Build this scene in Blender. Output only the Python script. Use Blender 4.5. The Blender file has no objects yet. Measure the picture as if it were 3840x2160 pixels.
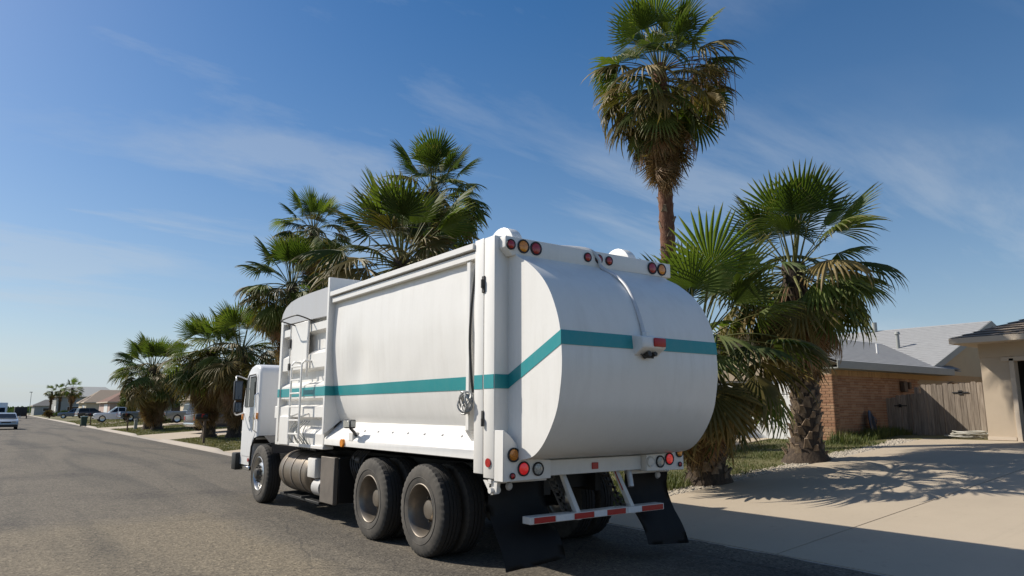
import bpy, bmesh, math, random
from mathutils import Vector, Matrix, noise
R = math.radians
random.seed(7)
sc = bpy.context.scene
col = sc.collection

# ------------------------------------------------------------------ camera
cam_d = bpy.data.cameras.new('camera'); cam = bpy.data.objects.new('camera', cam_d); col.objects.link(cam)
cam_d.sensor_width = 36.0; cam_d.lens = 25.015; cam_d.clip_start = 0.05; cam_d.clip_end = 6000
cam.location = (0, 0, 1.66)
cam.rotation_euler = (R(90 + 9.78), 0, R(-36.27))
sc.camera = cam

# ------------------------------------------------------------------ world / sun
SUN_AZ, SUN_EL = 322.5, 40.5          # compass style: clockwise from +Y
w = bpy.data.worlds.new('World'); sc.world = w; w.use_nodes = True
nt = w.node_tree; nt.nodes.clear()
def N(t, typ, **kw):
    n = t.nodes.new(typ)
    for k, v in kw.items(): setattr(n, k, v)
    return n
def L(t, a, b): t.links.new(a, b)
sky = N(nt, 'ShaderNodeTexSky', sky_type='NISHITA', sun_disc=False)
sky.sun_elevation = R(SUN_EL); sky.sun_rotation = R(SUN_AZ)
sky.altitude = 0; sky.air_density = 1.0; sky.dust_density = 1.5; sky.ozone_density = 5.0
bg = N(nt, 'ShaderNodeBackground'); bg.inputs[1].default_value = 0.074
outw = N(nt, 'ShaderNodeOutputWorld')
tc = N(nt, 'ShaderNodeTexCoord')
sep = N(nt, 'ShaderNodeSeparateXYZ'); L(nt, tc.outputs['Generated'], sep.inputs[0])
def mth(t, op, a, b=None, clamp=False):
    n = N(t, 'ShaderNodeMath', operation=op, use_clamp=clamp)
    for i, v in enumerate((a, b)):
        if v is None: continue
        if isinstance(v, (int, float)): n.inputs[i].default_value = v
        else: L(t, v, n.inputs[i])
    return n.outputs[0]
# thin cirrus: noise on a flat cloud deck seen in perspective
dz = mth(nt, 'ADD', mth(nt, 'MAXIMUM', sep.outputs[2], 0.0), 0.16)
cx = mth(nt, 'DIVIDE', sep.outputs[0], dz); cy = mth(nt, 'DIVIDE', sep.outputs[1], dz)
comb = N(nt, 'ShaderNodeCombineXYZ'); L(nt, cx, comb.inputs[0]); L(nt, cy, comb.inputs[1])
mp = N(nt, 'ShaderNodeMapping'); mp.inputs['Rotation'].default_value = (0, 0, R(-10)); mp.inputs['Scale'].default_value = (0.4, 1.2, 1)
mp.inputs['Location'].default_value = (7.9, 1.1, 0)
L(nt, comb.outputs[0], mp.inputs[0])
n1 = N(nt, 'ShaderNodeTexNoise'); n1.inputs['Scale'].default_value = 1.5; n1.inputs['Detail'].default_value = 12; n1.inputs['Roughness'].default_value = 0.62; n1.inputs['Distortion'].default_value = 0.35
L(nt, mp.outputs[0], n1.inputs['Vector'])
n2 = N(nt, 'ShaderNodeTexNoise'); n2.inputs['Scale'].default_value = 0.55; n2.inputs['Detail'].default_value = 3
L(nt, comb.outputs[0], n2.inputs['Vector'])
cov = mth(nt, 'MULTIPLY', mth(nt, 'SUBTRACT', n1.outputs[0], 0.47, True), mth(nt, 'MULTIPLY', mth(nt, 'SUBTRACT', n2.outputs[0], 0.40, True), 19.0))
cov = mth(nt, 'MINIMUM', mth(nt, 'ADD', cov, 0.02), 0.36)
mixc = N(nt, 'ShaderNodeMixRGB'); mixc.inputs[2].default_value = (5.6, 6.3, 7.3, 1)
hsk = N(nt, 'ShaderNodeHueSaturation'); hsk.inputs['Saturation'].default_value = 1.46; hsk.inputs['Value'].default_value = 1.17; L(nt, sky.outputs[0], hsk.inputs['Color'])
L(nt, cov, mixc.inputs[0]); L(nt, hsk.outputs[0], mixc.inputs[1])
# pale haze towards the horizon, the same all round
hz = mth(nt, 'MULTIPLY', mth(nt, 'POWER', 2.718, mth(nt, 'MULTIPLY', mth(nt, 'MAXIMUM', sep.outputs[2], 0.0), -4.6)), 0.66)
mixh = N(nt, 'ShaderNodeMixRGB'); mixh.inputs[2].default_value = (7.9, 9.3, 10.3, 1)
L(nt, hz, mixh.inputs[0]); L(nt, mixc.outputs[0], mixh.inputs[1])
L(nt, mixh.outputs[0], bg.inputs[0]); L(nt, bg.outputs[0], outw.inputs[0])

sun_d = bpy.data.lights.new('sun', 'SUN'); sun = bpy.data.objects.new('sun', sun_d); col.objects.link(sun)
sun_d.energy = 5.0; sun_d.angle = R(0.53); sun_d.color = (1.0, 0.935, 0.83)
sv = Vector((math.sin(R(SUN_AZ)) * math.cos(R(SUN_EL)), math.cos(R(SUN_AZ)) * math.cos(R(SUN_EL)), math.sin(R(SUN_EL))))
sun.rotation_euler = sv.to_track_quat('Z', 'Y').to_euler(); sun.location = (-20, 30, 30)

sc.view_settings.view_transform = 'Standard'; sc.view_settings.look = 'None'
sc.view_settings.exposure = 0.16; sc.view_settings.gamma = 1.0; sc.view_settings.use_curve_mapping = False
try:
    sc.cycles.max_bounces = 6; sc.cycles.transparent_max_bounces = 6; sc.cycles.use_denoising = True
except Exception: pass

# ------------------------------------------------------------------ materials
MATS = {}
def new_mat(name):
    m = bpy.data.materials.new(name); m.use_nodes = True
    t = m.node_tree; b = t.nodes['Principled BSDF']
    MATS[name] = m
    return m, t, b
def ramp(t, fac, stops):
    r = N(t, 'ShaderNodeValToRGB'); e = r.color_ramp.elements
    while len(e) < len(stops): e.new(0.5)
    for el, (p, c) in zip(e, stops): el.position = p; el.color = (*c, 1) if len(c) == 3 else c
    L(t, fac, r.inputs[0]); return r.outputs[0]
def nz(t, vec, scale, detail=4, rough=0.55, dist=0):
    n = N(t, 'ShaderNodeTexNoise'); n.inputs['Scale'].default_value = scale; n.inputs['Detail'].default_value = detail
    n.inputs['Roughness'].default_value = rough; n.inputs['Distortion'].default_value = dist
    if vec is not None: L(t, vec, n.inputs['Vector'])
    return n.outputs[0]
def pos(t): return N(t, 'ShaderNodeNewGeometry').outputs['Position']
def smap(t, vec, s):
    m = N(t, 'ShaderNodeMapping'); m.inputs['Scale'].default_value = s; L(t, vec, m.inputs[0]); return m.outputs[0]
def mix(t, f, a, b, typ='MIX'):
    m = N(t, 'ShaderNodeMixRGB', blend_type=typ)
    for i, v in ((0, f), (1, a), (2, b)):
        if isinstance(v, (int, float)): m.inputs[i].default_value = v
        elif isinstance(v, tuple): m.inputs[i].default_value = (*v, 1)
        else: L(t, v, m.inputs[i])
    return m.outputs[0]
def bump(t, b, h, strength=0.3, dist=0.01):
    n = N(t, 'ShaderNodeBump'); n.inputs['Strength'].default_value = strength; n.inputs['Distance'].default_value = dist
    L(t, h, n.inputs['Height']); L(t, n.outputs[0], b.inputs['Normal'])
def P(name, base, rough=0.5, metal=0.0, var=0.12, scale=4.0, spec=0.5, coat=0.0, bmp=0.0, bscale=60, emis=None, rnd=0.0):
    m, t, b = new_mat(name)
    p = pos(t)
    c = tuple(base)
    lo = tuple(x * (1 - var) for x in c); hi = tuple(min(1, x * (1 + var * 0.6)) for x in c)
    cc = mix(t, nz(t, p, scale, 5), lo, hi)
    if rnd:
        oi = N(t, 'ShaderNodeObjectInfo').outputs['Random']
        v = mth(t, 'ADD', mth(t, 'MULTIPLY', oi, rnd * 2), 1 - rnd)
        hs = N(t, 'ShaderNodeHueSaturation'); L(t, v, hs.inputs['Value']); L(t, cc, hs.inputs['Color']); cc = hs.outputs[0]
    L(t, cc, b.inputs['Base Color'])
    b.inputs['Roughness'].default_value = rough; b.inputs['Metallic'].default_value = metal
    b.inputs['Specular IOR Level'].default_value = spec; b.inputs['Coat Weight'].default_value = coat
    if coat: b.inputs['Coat Roughness'].default_value = 0.12
    if bmp: bump(t, b, nz(t, p, bscale, 5), bmp, 0.01)
    if emis: b.inputs['Emission Color'].default_value = (*emis[:3], 1); b.inputs['Emission Strength'].default_value = emis[3]
    return m

# white truck paint: grime streaks, road film low down
def truck_paint(name, base, grime=0.5):
    m, t, b = new_mat(name); p = pos(t)
    s = nz(t, smap(t, p, (5, 5, 0.6)), 1.6, 6, 0.6)
    g = nz(t, p, 1.1, 6, 0.65)
    dirt = mth(t, 'MULTIPLY', mth(t, 'MULTIPLY', mth(t, 'SUBTRACT', s, 0.44, True), mth(t, 'SUBTRACT', g, 0.3, True)), 7.0 * grime, True)
    sepp = N(t, 'ShaderNodeSeparateXYZ'); L(t, p, sepp.inputs[0])
    low = mth(t, 'MULTIPLY', mth(t, 'SUBTRACT', 1.62, sepp.outputs[2], True), mth(t, 'MULTIPLY', nz(t, smap(t, p, (9, 9, 2.5)), 1, 6, 0.65), 0.75), True)
    d = mth(t, 'MAXIMUM', dirt, low)
    fine = nz(t, p, 22, 4)
    cc = mix(t, d, base, (0.40, 0.36, 0.30))
    cc = mix(t, mth(t, 'MULTIPLY', fine, 0.10), cc, (0.45, 0.44, 0.42))
    L(t, cc, b.inputs['Base Color'])
    L(t, mth(t, 'ADD', mth(t, 'MULTIPLY', d, 0.35), 0.33), b.inputs['Roughness'])
    b.inputs['Specular IOR Level'].default_value = 0.45
    bump(t, b, nz(t, p, 2.2, 3), 0.10, 0.02)
    return m
truck_paint('white_paint', (0.815, 0.795, 0.755), 0.28)
truck_paint('grey_paint', (0.50, 0.495, 0.495), 0.4)
truck_paint('teal_paint', (0.003, 0.265, 0.285), 0.08)
truck_paint('cab_paint', (0.76, 0.765, 0.77), 0.25)
P('black_metal', (0.006, 0.006, 0.006), 0.55, 0, 0.3, 12)
P('dark_fender', (0.05, 0.048, 0.046), 0.6, 0, 0.35, 9, bmp=0.2)
P('mudflap_rubber', (0.016, 0.0155, 0.015), 0.62, 0, 0.9, 3, bmp=0.15, bscale=20)
P('seam_dark', (0.03, 0.03, 0.03), 0.7)
P('tank_metal', (0.23, 0.19, 0.145), 0.42, 0.55, 0.4, 7, bmp=0.1)
P('tank_strap', (0.22, 0.19, 0.16), 0.5, 0.5, 0.3, 12)
P('battery_panel', (0.17, 0.145, 0.12), 0.6, 0.2, 0.45, 6, bmp=0.2)
P('rim_dusty', (0.24, 0.205, 0.165), 0.42, 0.6, 0.4, 9)
P('rim_bright', (0.62, 0.61, 0.58), 0.28, 0.85, 0.3, 14)
P('hub_dark', (0.06, 0.055, 0.05), 0.55, 0.3, 0.4, 20)
P('chrome', (0.75, 0.75, 0.74), 0.12, 1.0, 0.05)
P('cable_grey', (0.34, 0.34, 0.33), 0.4, 0.2, 0.3, 30)
P('glass_dark', (0.012, 0.014, 0.016), 0.08, 0, 0.1, spec=0.3)
P('mirror_glass', (0.03, 0.05, 0.08), 0.06, 0.4, 0.1, spec=0.4)
P('reflector_red', (0.42, 0.012, 0.012), 0.35, 0, 0.15, 20)
P('reflector_white', (0.72, 0.72, 0.72), 0.4, 0, 0.15, 20)
P('pipe_white', (0.60, 0.60, 0.60), 0.3, 0.1, 0.15, 9)
P('hose_black', (0.02, 0.02, 0.02), 0.5)
def lens(name, base, e=None):
    m, t, b = new_mat(name)
    v = N(t, 'ShaderNodeTexVoronoi'); v.inputs['Scale'].default_value = 70; L(t, pos(t), v.inputs['Vector'])
    L(t, mix(t, v.outputs['Distance'], base, tuple(x * 0.45 for x in base)), b.inputs['Base Color'])
    b.inputs['Roughness'].default_value = 0.18; b.inputs['Coat Weight'].default_value = 0.6
    if e: b.inputs['Emission Color'].default_value = (*e[:3], 1); b.inputs['Emission Strength'].default_value = e[3]
lens('lens_red', (0.52, 0.014, 0.014)); lens('lens_amber', (1.0, 0.33, 0.012)); lens('lens_white', (0.5, 0.5, 0.46))
lens('lens_red_lit', (0.6, 0.02, 0.02), (1.0, 0.03, 0.03, 0.22)); lens('lens_dull_amber', (0.72, 0.25, 0.02))

def tyre_mat():
    m, t, b = new_mat('tyre_rubber'); p = pos(t)
    d = nz(t, p, 6, 6, 0.6)
    L(t, ramp(t, d, [(0.25, (0.035, 0.032, 0.028)), (0.75, (0.105, 0.092, 0.075))]), b.inputs['Base Color'])
    b.inputs['Roughness'].default_value = 0.85; bump(t, b, nz(t, p, 90, 4), 0.25, 0.004)
tyre_mat()
P('tyre_tread', (0.03, 0.028, 0.026), 0.85, 0, 0.3, 30, bmp=0.3)

def asphalt():
    m, t, b = new_mat('asphalt'); p = pos(t)
    v = N(t, 'ShaderNodeTexVoronoi'); v.inputs['Scale'].default_value = 40; L(t, p, v.inputs['Vector'])
    agg = ramp(t, v.outputs['Color'], [(0.1, (0.056, 0.047, 0.035)), (0.45, (0.146, 0.123, 0.090)), (0.8, (0.22, 0.186, 0.135)), (1.0, (0.38, 0.32, 0.235))])
    f2 = nz(t, p, 130, 3)
    c = mix(t, 0.35, agg, ramp(t, f2, [(0.3, (0.05, 0.045, 0.04)), (0.7, (0.21, 0.178, 0.13))]))
    # worn wheel tracks (darker, smoother) and repair patches, drawn along the street
    q = smap(t, p, (0.42, 0.035, 1))
    big = nz(t, q, 2.0, 4, 0.55, 0.6)
    c = mix(t, mth(t, 'MULTIPLY', mth(t, 'SUBTRACT', big, 0.46, True), 5.0, True), c, mix(t, 1.0, c, (0.60, 0.62, 0.66), 'MULTIPLY'))
    pat = nz(t, smap(t, p, (0.12, 0.16, 1)), 2.2, 5, 0.6)
    c = mix(t, mth(t, 'MULTIPLY', mth(t, 'SUBTRACT', pat, 0.52, True), 6.0, True), c, mix(t, 1.0, c, (0.72, 0.72, 0.75), 'MULTIPLY'))
    # coarse, paler chip-seal patch left of the truck; older smoother surface elsewhere
    sx = N(t, 'ShaderNodeSeparateXYZ'); L(t, p, sx.inputs[0])
    wob1 = mth(t, 'MULTIPLY', mth(t, 'SUBTRACT', nz(t, p, 0.8, 5, 0.6), 0.5), 1.1)
    ex = mth(t, 'MULTIPLY', mth(t, 'SUBTRACT', mth(t, 'ADD', 3.35, wob1), sx.outputs[0]), 2.2, True)
    ey = mth(t, 'MULTIPLY', mth(t, 'SUBTRACT', mth(t, 'ADD', 13.2, mth(t, 'MULTIPLY', wob1, 2.0)), sx.outputs[1]), 0.9, True)
    pm = mth(t, 'MULTIPLY', ex, ey)
    c = mix(t, pm, mix(t, 1.0, c, (0.90, 0.91, 0.94), 'MULTIPLY'), mix(t, 1.0, c, (1.16, 1.13, 1.06), 'MULTIPLY'))
    # thin meandering cracks
    vc = N(t, 'ShaderNodeTexVoronoi', feature='DISTANCE_TO_EDGE'); vc.inputs['Scale'].default_value = 0.22
    wob = N(t, 'ShaderNodeMixRGB', blend_type='ADD'); wob.inputs[0].default_value = 0.5
    L(t, p, wob.inputs[1]); nn = N(t, 'ShaderNodeTexNoise'); nn.inputs['Scale'].default_value = 0.9; L(t, p, nn.inputs['Vector']); L(t, nn.outputs['Color'], wob.inputs[2])
    L(t, wob.outputs[0], vc.inputs['Vector'])
    crack = mth(t, 'LESS_THAN', vc.outputs['Distance'], 0.0035)
    c = mix(t, mth(t, 'MULTIPLY', crack, 0.34), c, (0.03, 0.028, 0.026))
    L(t, c, b.inputs['Base Color']); b.inputs['Roughness'].default_value = 0.88; b.inputs['Specular IOR Level'].default_value = 0.3
    bump(t, b, mth(t, 'ADD', v.outputs['Distance'], f2), 0.55, 0.012)
asphalt()
def concrete(name, base, stain=0.5):
    m, t, b = new_mat(name); p = pos(t)
    a = nz(t, p, 0.9, 6, 0.6); f = nz(t, p, 60, 4)
    c = mix(t, a, tuple(x * (1 - 0.28 * stain) for x in base), tuple(x * 1.08 for x in base))
    c = mix(t, mth(t, 'MULTIPLY', f, 0.4), c, tuple(x * 0.72 for x in base))
    sp = nz(t, p, 7, 6, 0.7)
    c = mix(t, mth(t, 'MULTIPLY', mth(t, 'SUBTRACT', sp, 0.60, True), 3.0 * stain, True), c, (0.09, 0.078, 0.062))
    tr = nz(t, smap(t, p, (0.13, 2.4, 1)), 1.7, 6, 0.65)          # tyre marks up the drive
    c = mix(t, mth(t, 'MULTIPLY', mth(t, 'SUBTRACT', tr, 0.54, True), 2.0 * stain, True), c, tuple(x * 0.62 for x in base))
    oil = nz(t, p, 0.55, 3, 0.5)
    c = mix(t, mth(t, 'MULTIPLY', mth(t, 'SUBTRACT', oil, 0.60, True), 3.0 * stain, True), c, tuple(x * 0.7 for x in base))
    L(t, c, b.inputs['Base Color']); b.inputs['Roughness'].default_value = 0.9
    bump(t, b, mth(t, 'ADD', f, nz(t, p, 14, 4)), 0.2, 0.006)
concrete('concrete', (0.46, 0.38, 0.28), 0.5)
concrete('kerb_concrete', (0.42, 0.365, 0.30), 0.7)
def ground_mat():
    m, t, b = new_mat('dry_lawn'); p = pos(t)
    a = nz(t, p, 0.35, 6, 0.65); f = nz(t, p, 25, 5, 0.7)
    c = ramp(t, a, [(0.35, (0.115, 0.115, 0.035)), (0.5, (0.16, 0.145, 0.055)), (0.66, (0.23, 0.185, 0.10))])
    c = mix(t, mth(t, 'MULTIPLY', f, 0.7), c, (0.065, 0.06, 0.025))
    L(t, c, b.inputs['Base Color']); b.inputs['Roughness'].default_value = 0.95; bump(t, b, f, 0.6, 0.03)
ground_mat()
def blade_mat(name, c1, c2, c3):
    m, t, b = new_mat(name); p = pos(t)
    c = ramp(t, nz(t, p, 2.3, 5, 0.7), [(0.3, c1), (0.52, c2), (0.72, c3)])
    L(t, c, b.inputs['Base Color']); b.inputs['Roughness'].default_value = 0.6
    tr = N(t, 'ShaderNodeBsdfTranslucent'); L(t, c, tr.inputs['Color']); mx = N(t, 'ShaderNodeMixShader'); mx.inputs[0].default_value = 0.3
    L(t, b.outputs[0], mx.inputs[1]); L(t, tr.outputs[0], mx.inputs[2]); L(t, mx.outputs[0], t.nodes['Material Output'].inputs[0])
blade_mat('grass_green', (0.06, 0.09, 0.016), (0.105, 0.128, 0.028), (0.21, 0.175, 0.065))
blade_mat('grass_dry', (0.10, 0.125, 0.025), (0.16, 0.155, 0.04), (0.25, 0.21, 0.08))
blade_mat('bush_leaf', (0.03, 0.06, 0.012), (0.055, 0.095, 0.018), (0.10, 0.13, 0.03))

def leaf_mat(name, c_lo, c_hi, tip, trans=0.36, hue=0.03):
    m, t, b = new_mat(name)
    oi = N(t, 'ShaderNodeObjectInfo').outputs['Random']
    at = N(t, 'ShaderNodeAttribute', attribute_name='tip').outputs['Fac']
    lc = N(t, 'ShaderNodeTexCoord').outputs['Object']
    c = mix(t, nz(t, lc, 3.0, 4), c_lo, c_hi)
    hs = N(t, 'ShaderNodeHueSaturation'); L(t, c, hs.inputs['Color'])
    L(t, mth(t, 'ADD', mth(t, 'MULTIPLY', oi, 0.9), 0.55), hs.inputs['Value'])
    L(t, mth(t, 'SUBTRACT', 0.5 + hue * 0.4, mth(t, 'MULTIPLY', oi, hue)), hs.inputs['Hue'])
    c = hs.outputs[0]
    edge = mth(t, 'MULTIPLY', mth(t, 'SUBTRACT', mth(t, 'ADD', at, mth(t, 'MULTIPLY', nz(t, lc, 9, 3), 0.35)), 0.93, True), 3.2, True)
    c = mix(t, edge, c, tip)
    L(t, c, b.inputs['Base Color']); b.inputs['Roughness'].default_value = 0.55; b.inputs['Specular IOR Level'].default_value = 0.3
    tr = N(t, 'ShaderNodeBsdfTranslucent'); L(t, mix(t, 1.0, c, (1.0, 1.15, 0.5), 'MULTIPLY'), tr.inputs['Color'])
    mx = N(t, 'ShaderNodeMixShader'); mx.inputs[0].default_value = trans
    L(t, b.outputs[0], mx.inputs[1]); L(t, tr.outputs[0], mx.inputs[2]); L(t, mx.outputs[0], t.nodes['Material Output'].inputs[0])
leaf_mat('palm_leaf', (0.058, 0.085, 0.016), (0.115, 0.14, 0.032), (0.30, 0.22, 0.09))
leaf_mat('palm_leaf_fresh', (0.068, 0.11, 0.017), (0.13, 0.17, 0.034), (0.26, 0.22, 0.09), 0.42)
leaf_mat('palm_leaf_old', (0.10, 0.09, 0.022), (0.21, 0.155, 0.05), (0.30, 0.20, 0.08), 0.25)
leaf_mat('palm_leaf_dead', (0.19, 0.105, 0.042), (0.34, 0.21, 0.095), (0.38, 0.27, 0.15), 0.2)
P('petiole_green', (0.13, 0.13, 0.03), 0.7, 0, 0.35, 8)
P('petiole_dead', (0.17, 0.095, 0.045), 0.85, 0, 0.35, 8)
def bark(name, a, b_, c_):
    m, t, b = new_mat(name); p = pos(t)
    f = nz(t, smap(t, p, (8, 8, 3)), 2.2, 7, 0.7)
    L(t, ramp(t, f, [(0.3, a), (0.5, b_), (0.75, c_)]), b.inputs['Base Color']); b.inputs['Roughness'].default_value = 0.9
    bump(t, b, f, 0.8, 0.03)
bark('palm_bark', (0.022, 0.015, 0.010), (0.055, 0.037, 0.024), (0.12, 0.085, 0.056))
bark('palm_bark_red', (0.075, 0.03, 0.018), (0.16, 0.07, 0.04), (0.26, 0.15, 0.09))
bark('leaf_base_mat', (0.10, 0.065, 0.042), (0.22, 0.158, 0.105), (0.42, 0.33, 0.24))
def brick_mat():
    m, t, b = new_mat('brick_clay'); p = pos(t)
    oi = N(t, 'ShaderNodeObjectInfo').outputs['Random']
    q = smap(t, p, (4.76, 4.76, 13.1))
    wn = N(t, 'ShaderNodeTexWhiteNoise'); vf = N(t, 'ShaderNodeVectorMath', operation='FLOOR'); L(t, q, vf.inputs[0]); L(t, vf.outputs[0], wn.inputs[0])
    c = ramp(t, wn.outputs['Value'], [(0.0, (0.25, 0.125, 0.07)), (0.5, (0.33, 0.18, 0.103)), (1.0, (0.42, 0.26, 0.155))])
    c = mix(t, mth(t, 'MULTIPLY', nz(t, p, 45, 4), 0.5), c, (0.22, 0.11, 0.06))
    L(t, c, b.inputs['Base Color']); b.inputs['Roughness'].default_value = 0.9; bump(t, b, nz(t, p, 90, 4), 0.4, 0.004)
brick_mat()
P('brick_soldier', (0.43, 0.28, 0.14), 0.9, 0, 0.3, 30, bmp=0.3, rnd=0.15)
P('mortar', (0.37, 0.30, 0.22), 0.95, 0, 0.2, 30)
def plank_mat():
    m, t, b = new_mat('fence_wood'); p = pos(t)
    oi = N(t, 'ShaderNodeObjectInfo').outputs['Random']
    g = nz(t, smap(t, p, (30, 30, 1.4)), 1.4, 7, 0.65)
    c = ramp(t, g, [(0.3, (0.118, 0.092, 0.070)), (0.5, (0.255, 0.208, 0.163)), (0.72, (0.385, 0.328, 0.268))])
    hs = N(t, 'ShaderNodeHueSaturation'); L(t, c, hs.inputs['Color']); L(t, mth(t, 'ADD', mth(t, 'MULTIPLY', oi, 0.5), 0.75), hs.inputs['Value'])
    L(t, hs.outputs[0], b.inputs['Base Color']); b.inputs['Roughness'].default_value = 0.9; bump(t, b, g, 0.5, 0.006)
plank_mat()
def shingle(name, lo, hi):
    m, t, b = new_mat(name); p = pos(t)
    v = nz(t, smap(t, p, (3.2, 3.2, 9)), 1.6, 5, 0.7); f = nz(t, p, 55, 3)
    c = mix(t, v, lo, hi); c = mix(t, mth(t, 'MULTIPLY', f, 0.45), c, tuple(x * 0.6 for x in lo))
    L(t, c, b.inputs['Base Color']); b.inputs['Roughness'].default_value = 0.93; bump(t, b, mth(t, 'ADD', v, f), 0.4, 0.02)
shingle('shingle_grey', (0.27, 0.27, 0.268), (0.48, 0.48, 0.475)); shingle('shingle_brown', (0.18, 0.138, 0.10), (0.36, 0.285, 0.215))
shingle('shingle_dark', (0.06, 0.06, 0.062), (0.13, 0.128, 0.125)); shingle('shingle_red', (0.13, 0.065, 0.045), (0.22, 0.12, 0.085))
P('stucco_tan', (0.50, 0.405, 0.30), 0.9, 0, 0.10, 3, bmp=0.25, bscale=70)
P('siding_tan', (0.44, 0.35, 0.225), 0.85, 0, 0.10, 3)
P('trim_tan', (0.56, 0.47, 0.37), 0.8, 0, 0.08, 5)
P('trim_grey', (0.30, 0.31, 0.29), 0.7, 0, 0.12, 5)
P('white_door', (0.72, 0.72, 0.71), 0.55, 0, 0.08, 4)
P('house_pink', (0.46, 0.34, 0.29), 0.9, 0, 0.1, 3); P('house_grey', (0.33, 0.335, 0.32), 0.9, 0, 0.1, 3); P('house_cream', (0.55, 0.47, 0.34), 0.9, 0, 0.1, 3)
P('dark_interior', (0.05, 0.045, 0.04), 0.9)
P('bin_green', (0.012, 0.045, 0.03), 0.45, 0, 0.2, 5)
P('mailbox_black', (0.012, 0.012, 0.013), 0.4, 0, 0.2, 5); P('post_wood', (0.13, 0.09, 0.06), 0.85, 0, 0.3, 20)
P('car_silver', (0.42, 0.45, 0.46), 0.28, 0.35, 0.06, 2, coat=0.7); P('car_white', (0.72, 0.73, 0.74), 0.3, 0, 0.05, 2, coat=0.7)
P('car_dark', (0.05, 0.042, 0.045), 0.28, 0.2, 0.1, 2, coat=0.8); P('car_bluegrey', (0.16, 0.20, 0.27), 0.3, 0.3, 0.08, 2, coat=0.7)
P('car_grey', (0.24, 0.25, 0.26), 0.3, 0.3, 0.08, 2, coat=0.7)
P('plastic_dark', (0.02, 0.02, 0.022), 0.5); P('gravel_white', (0.44, 0.385, 0.31), 0.9, 0, 0.3, 30)
P('board_blue', (0.014, 0.022, 0.04), 0.3, 0, 0.3, 8, coat=0.4); P('hose_pale', (0.42, 0.40, 0.34), 0.5, 0, 0.3, 10)
P('box_black', (0.012, 0.012, 0.014), 0.6)

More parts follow.
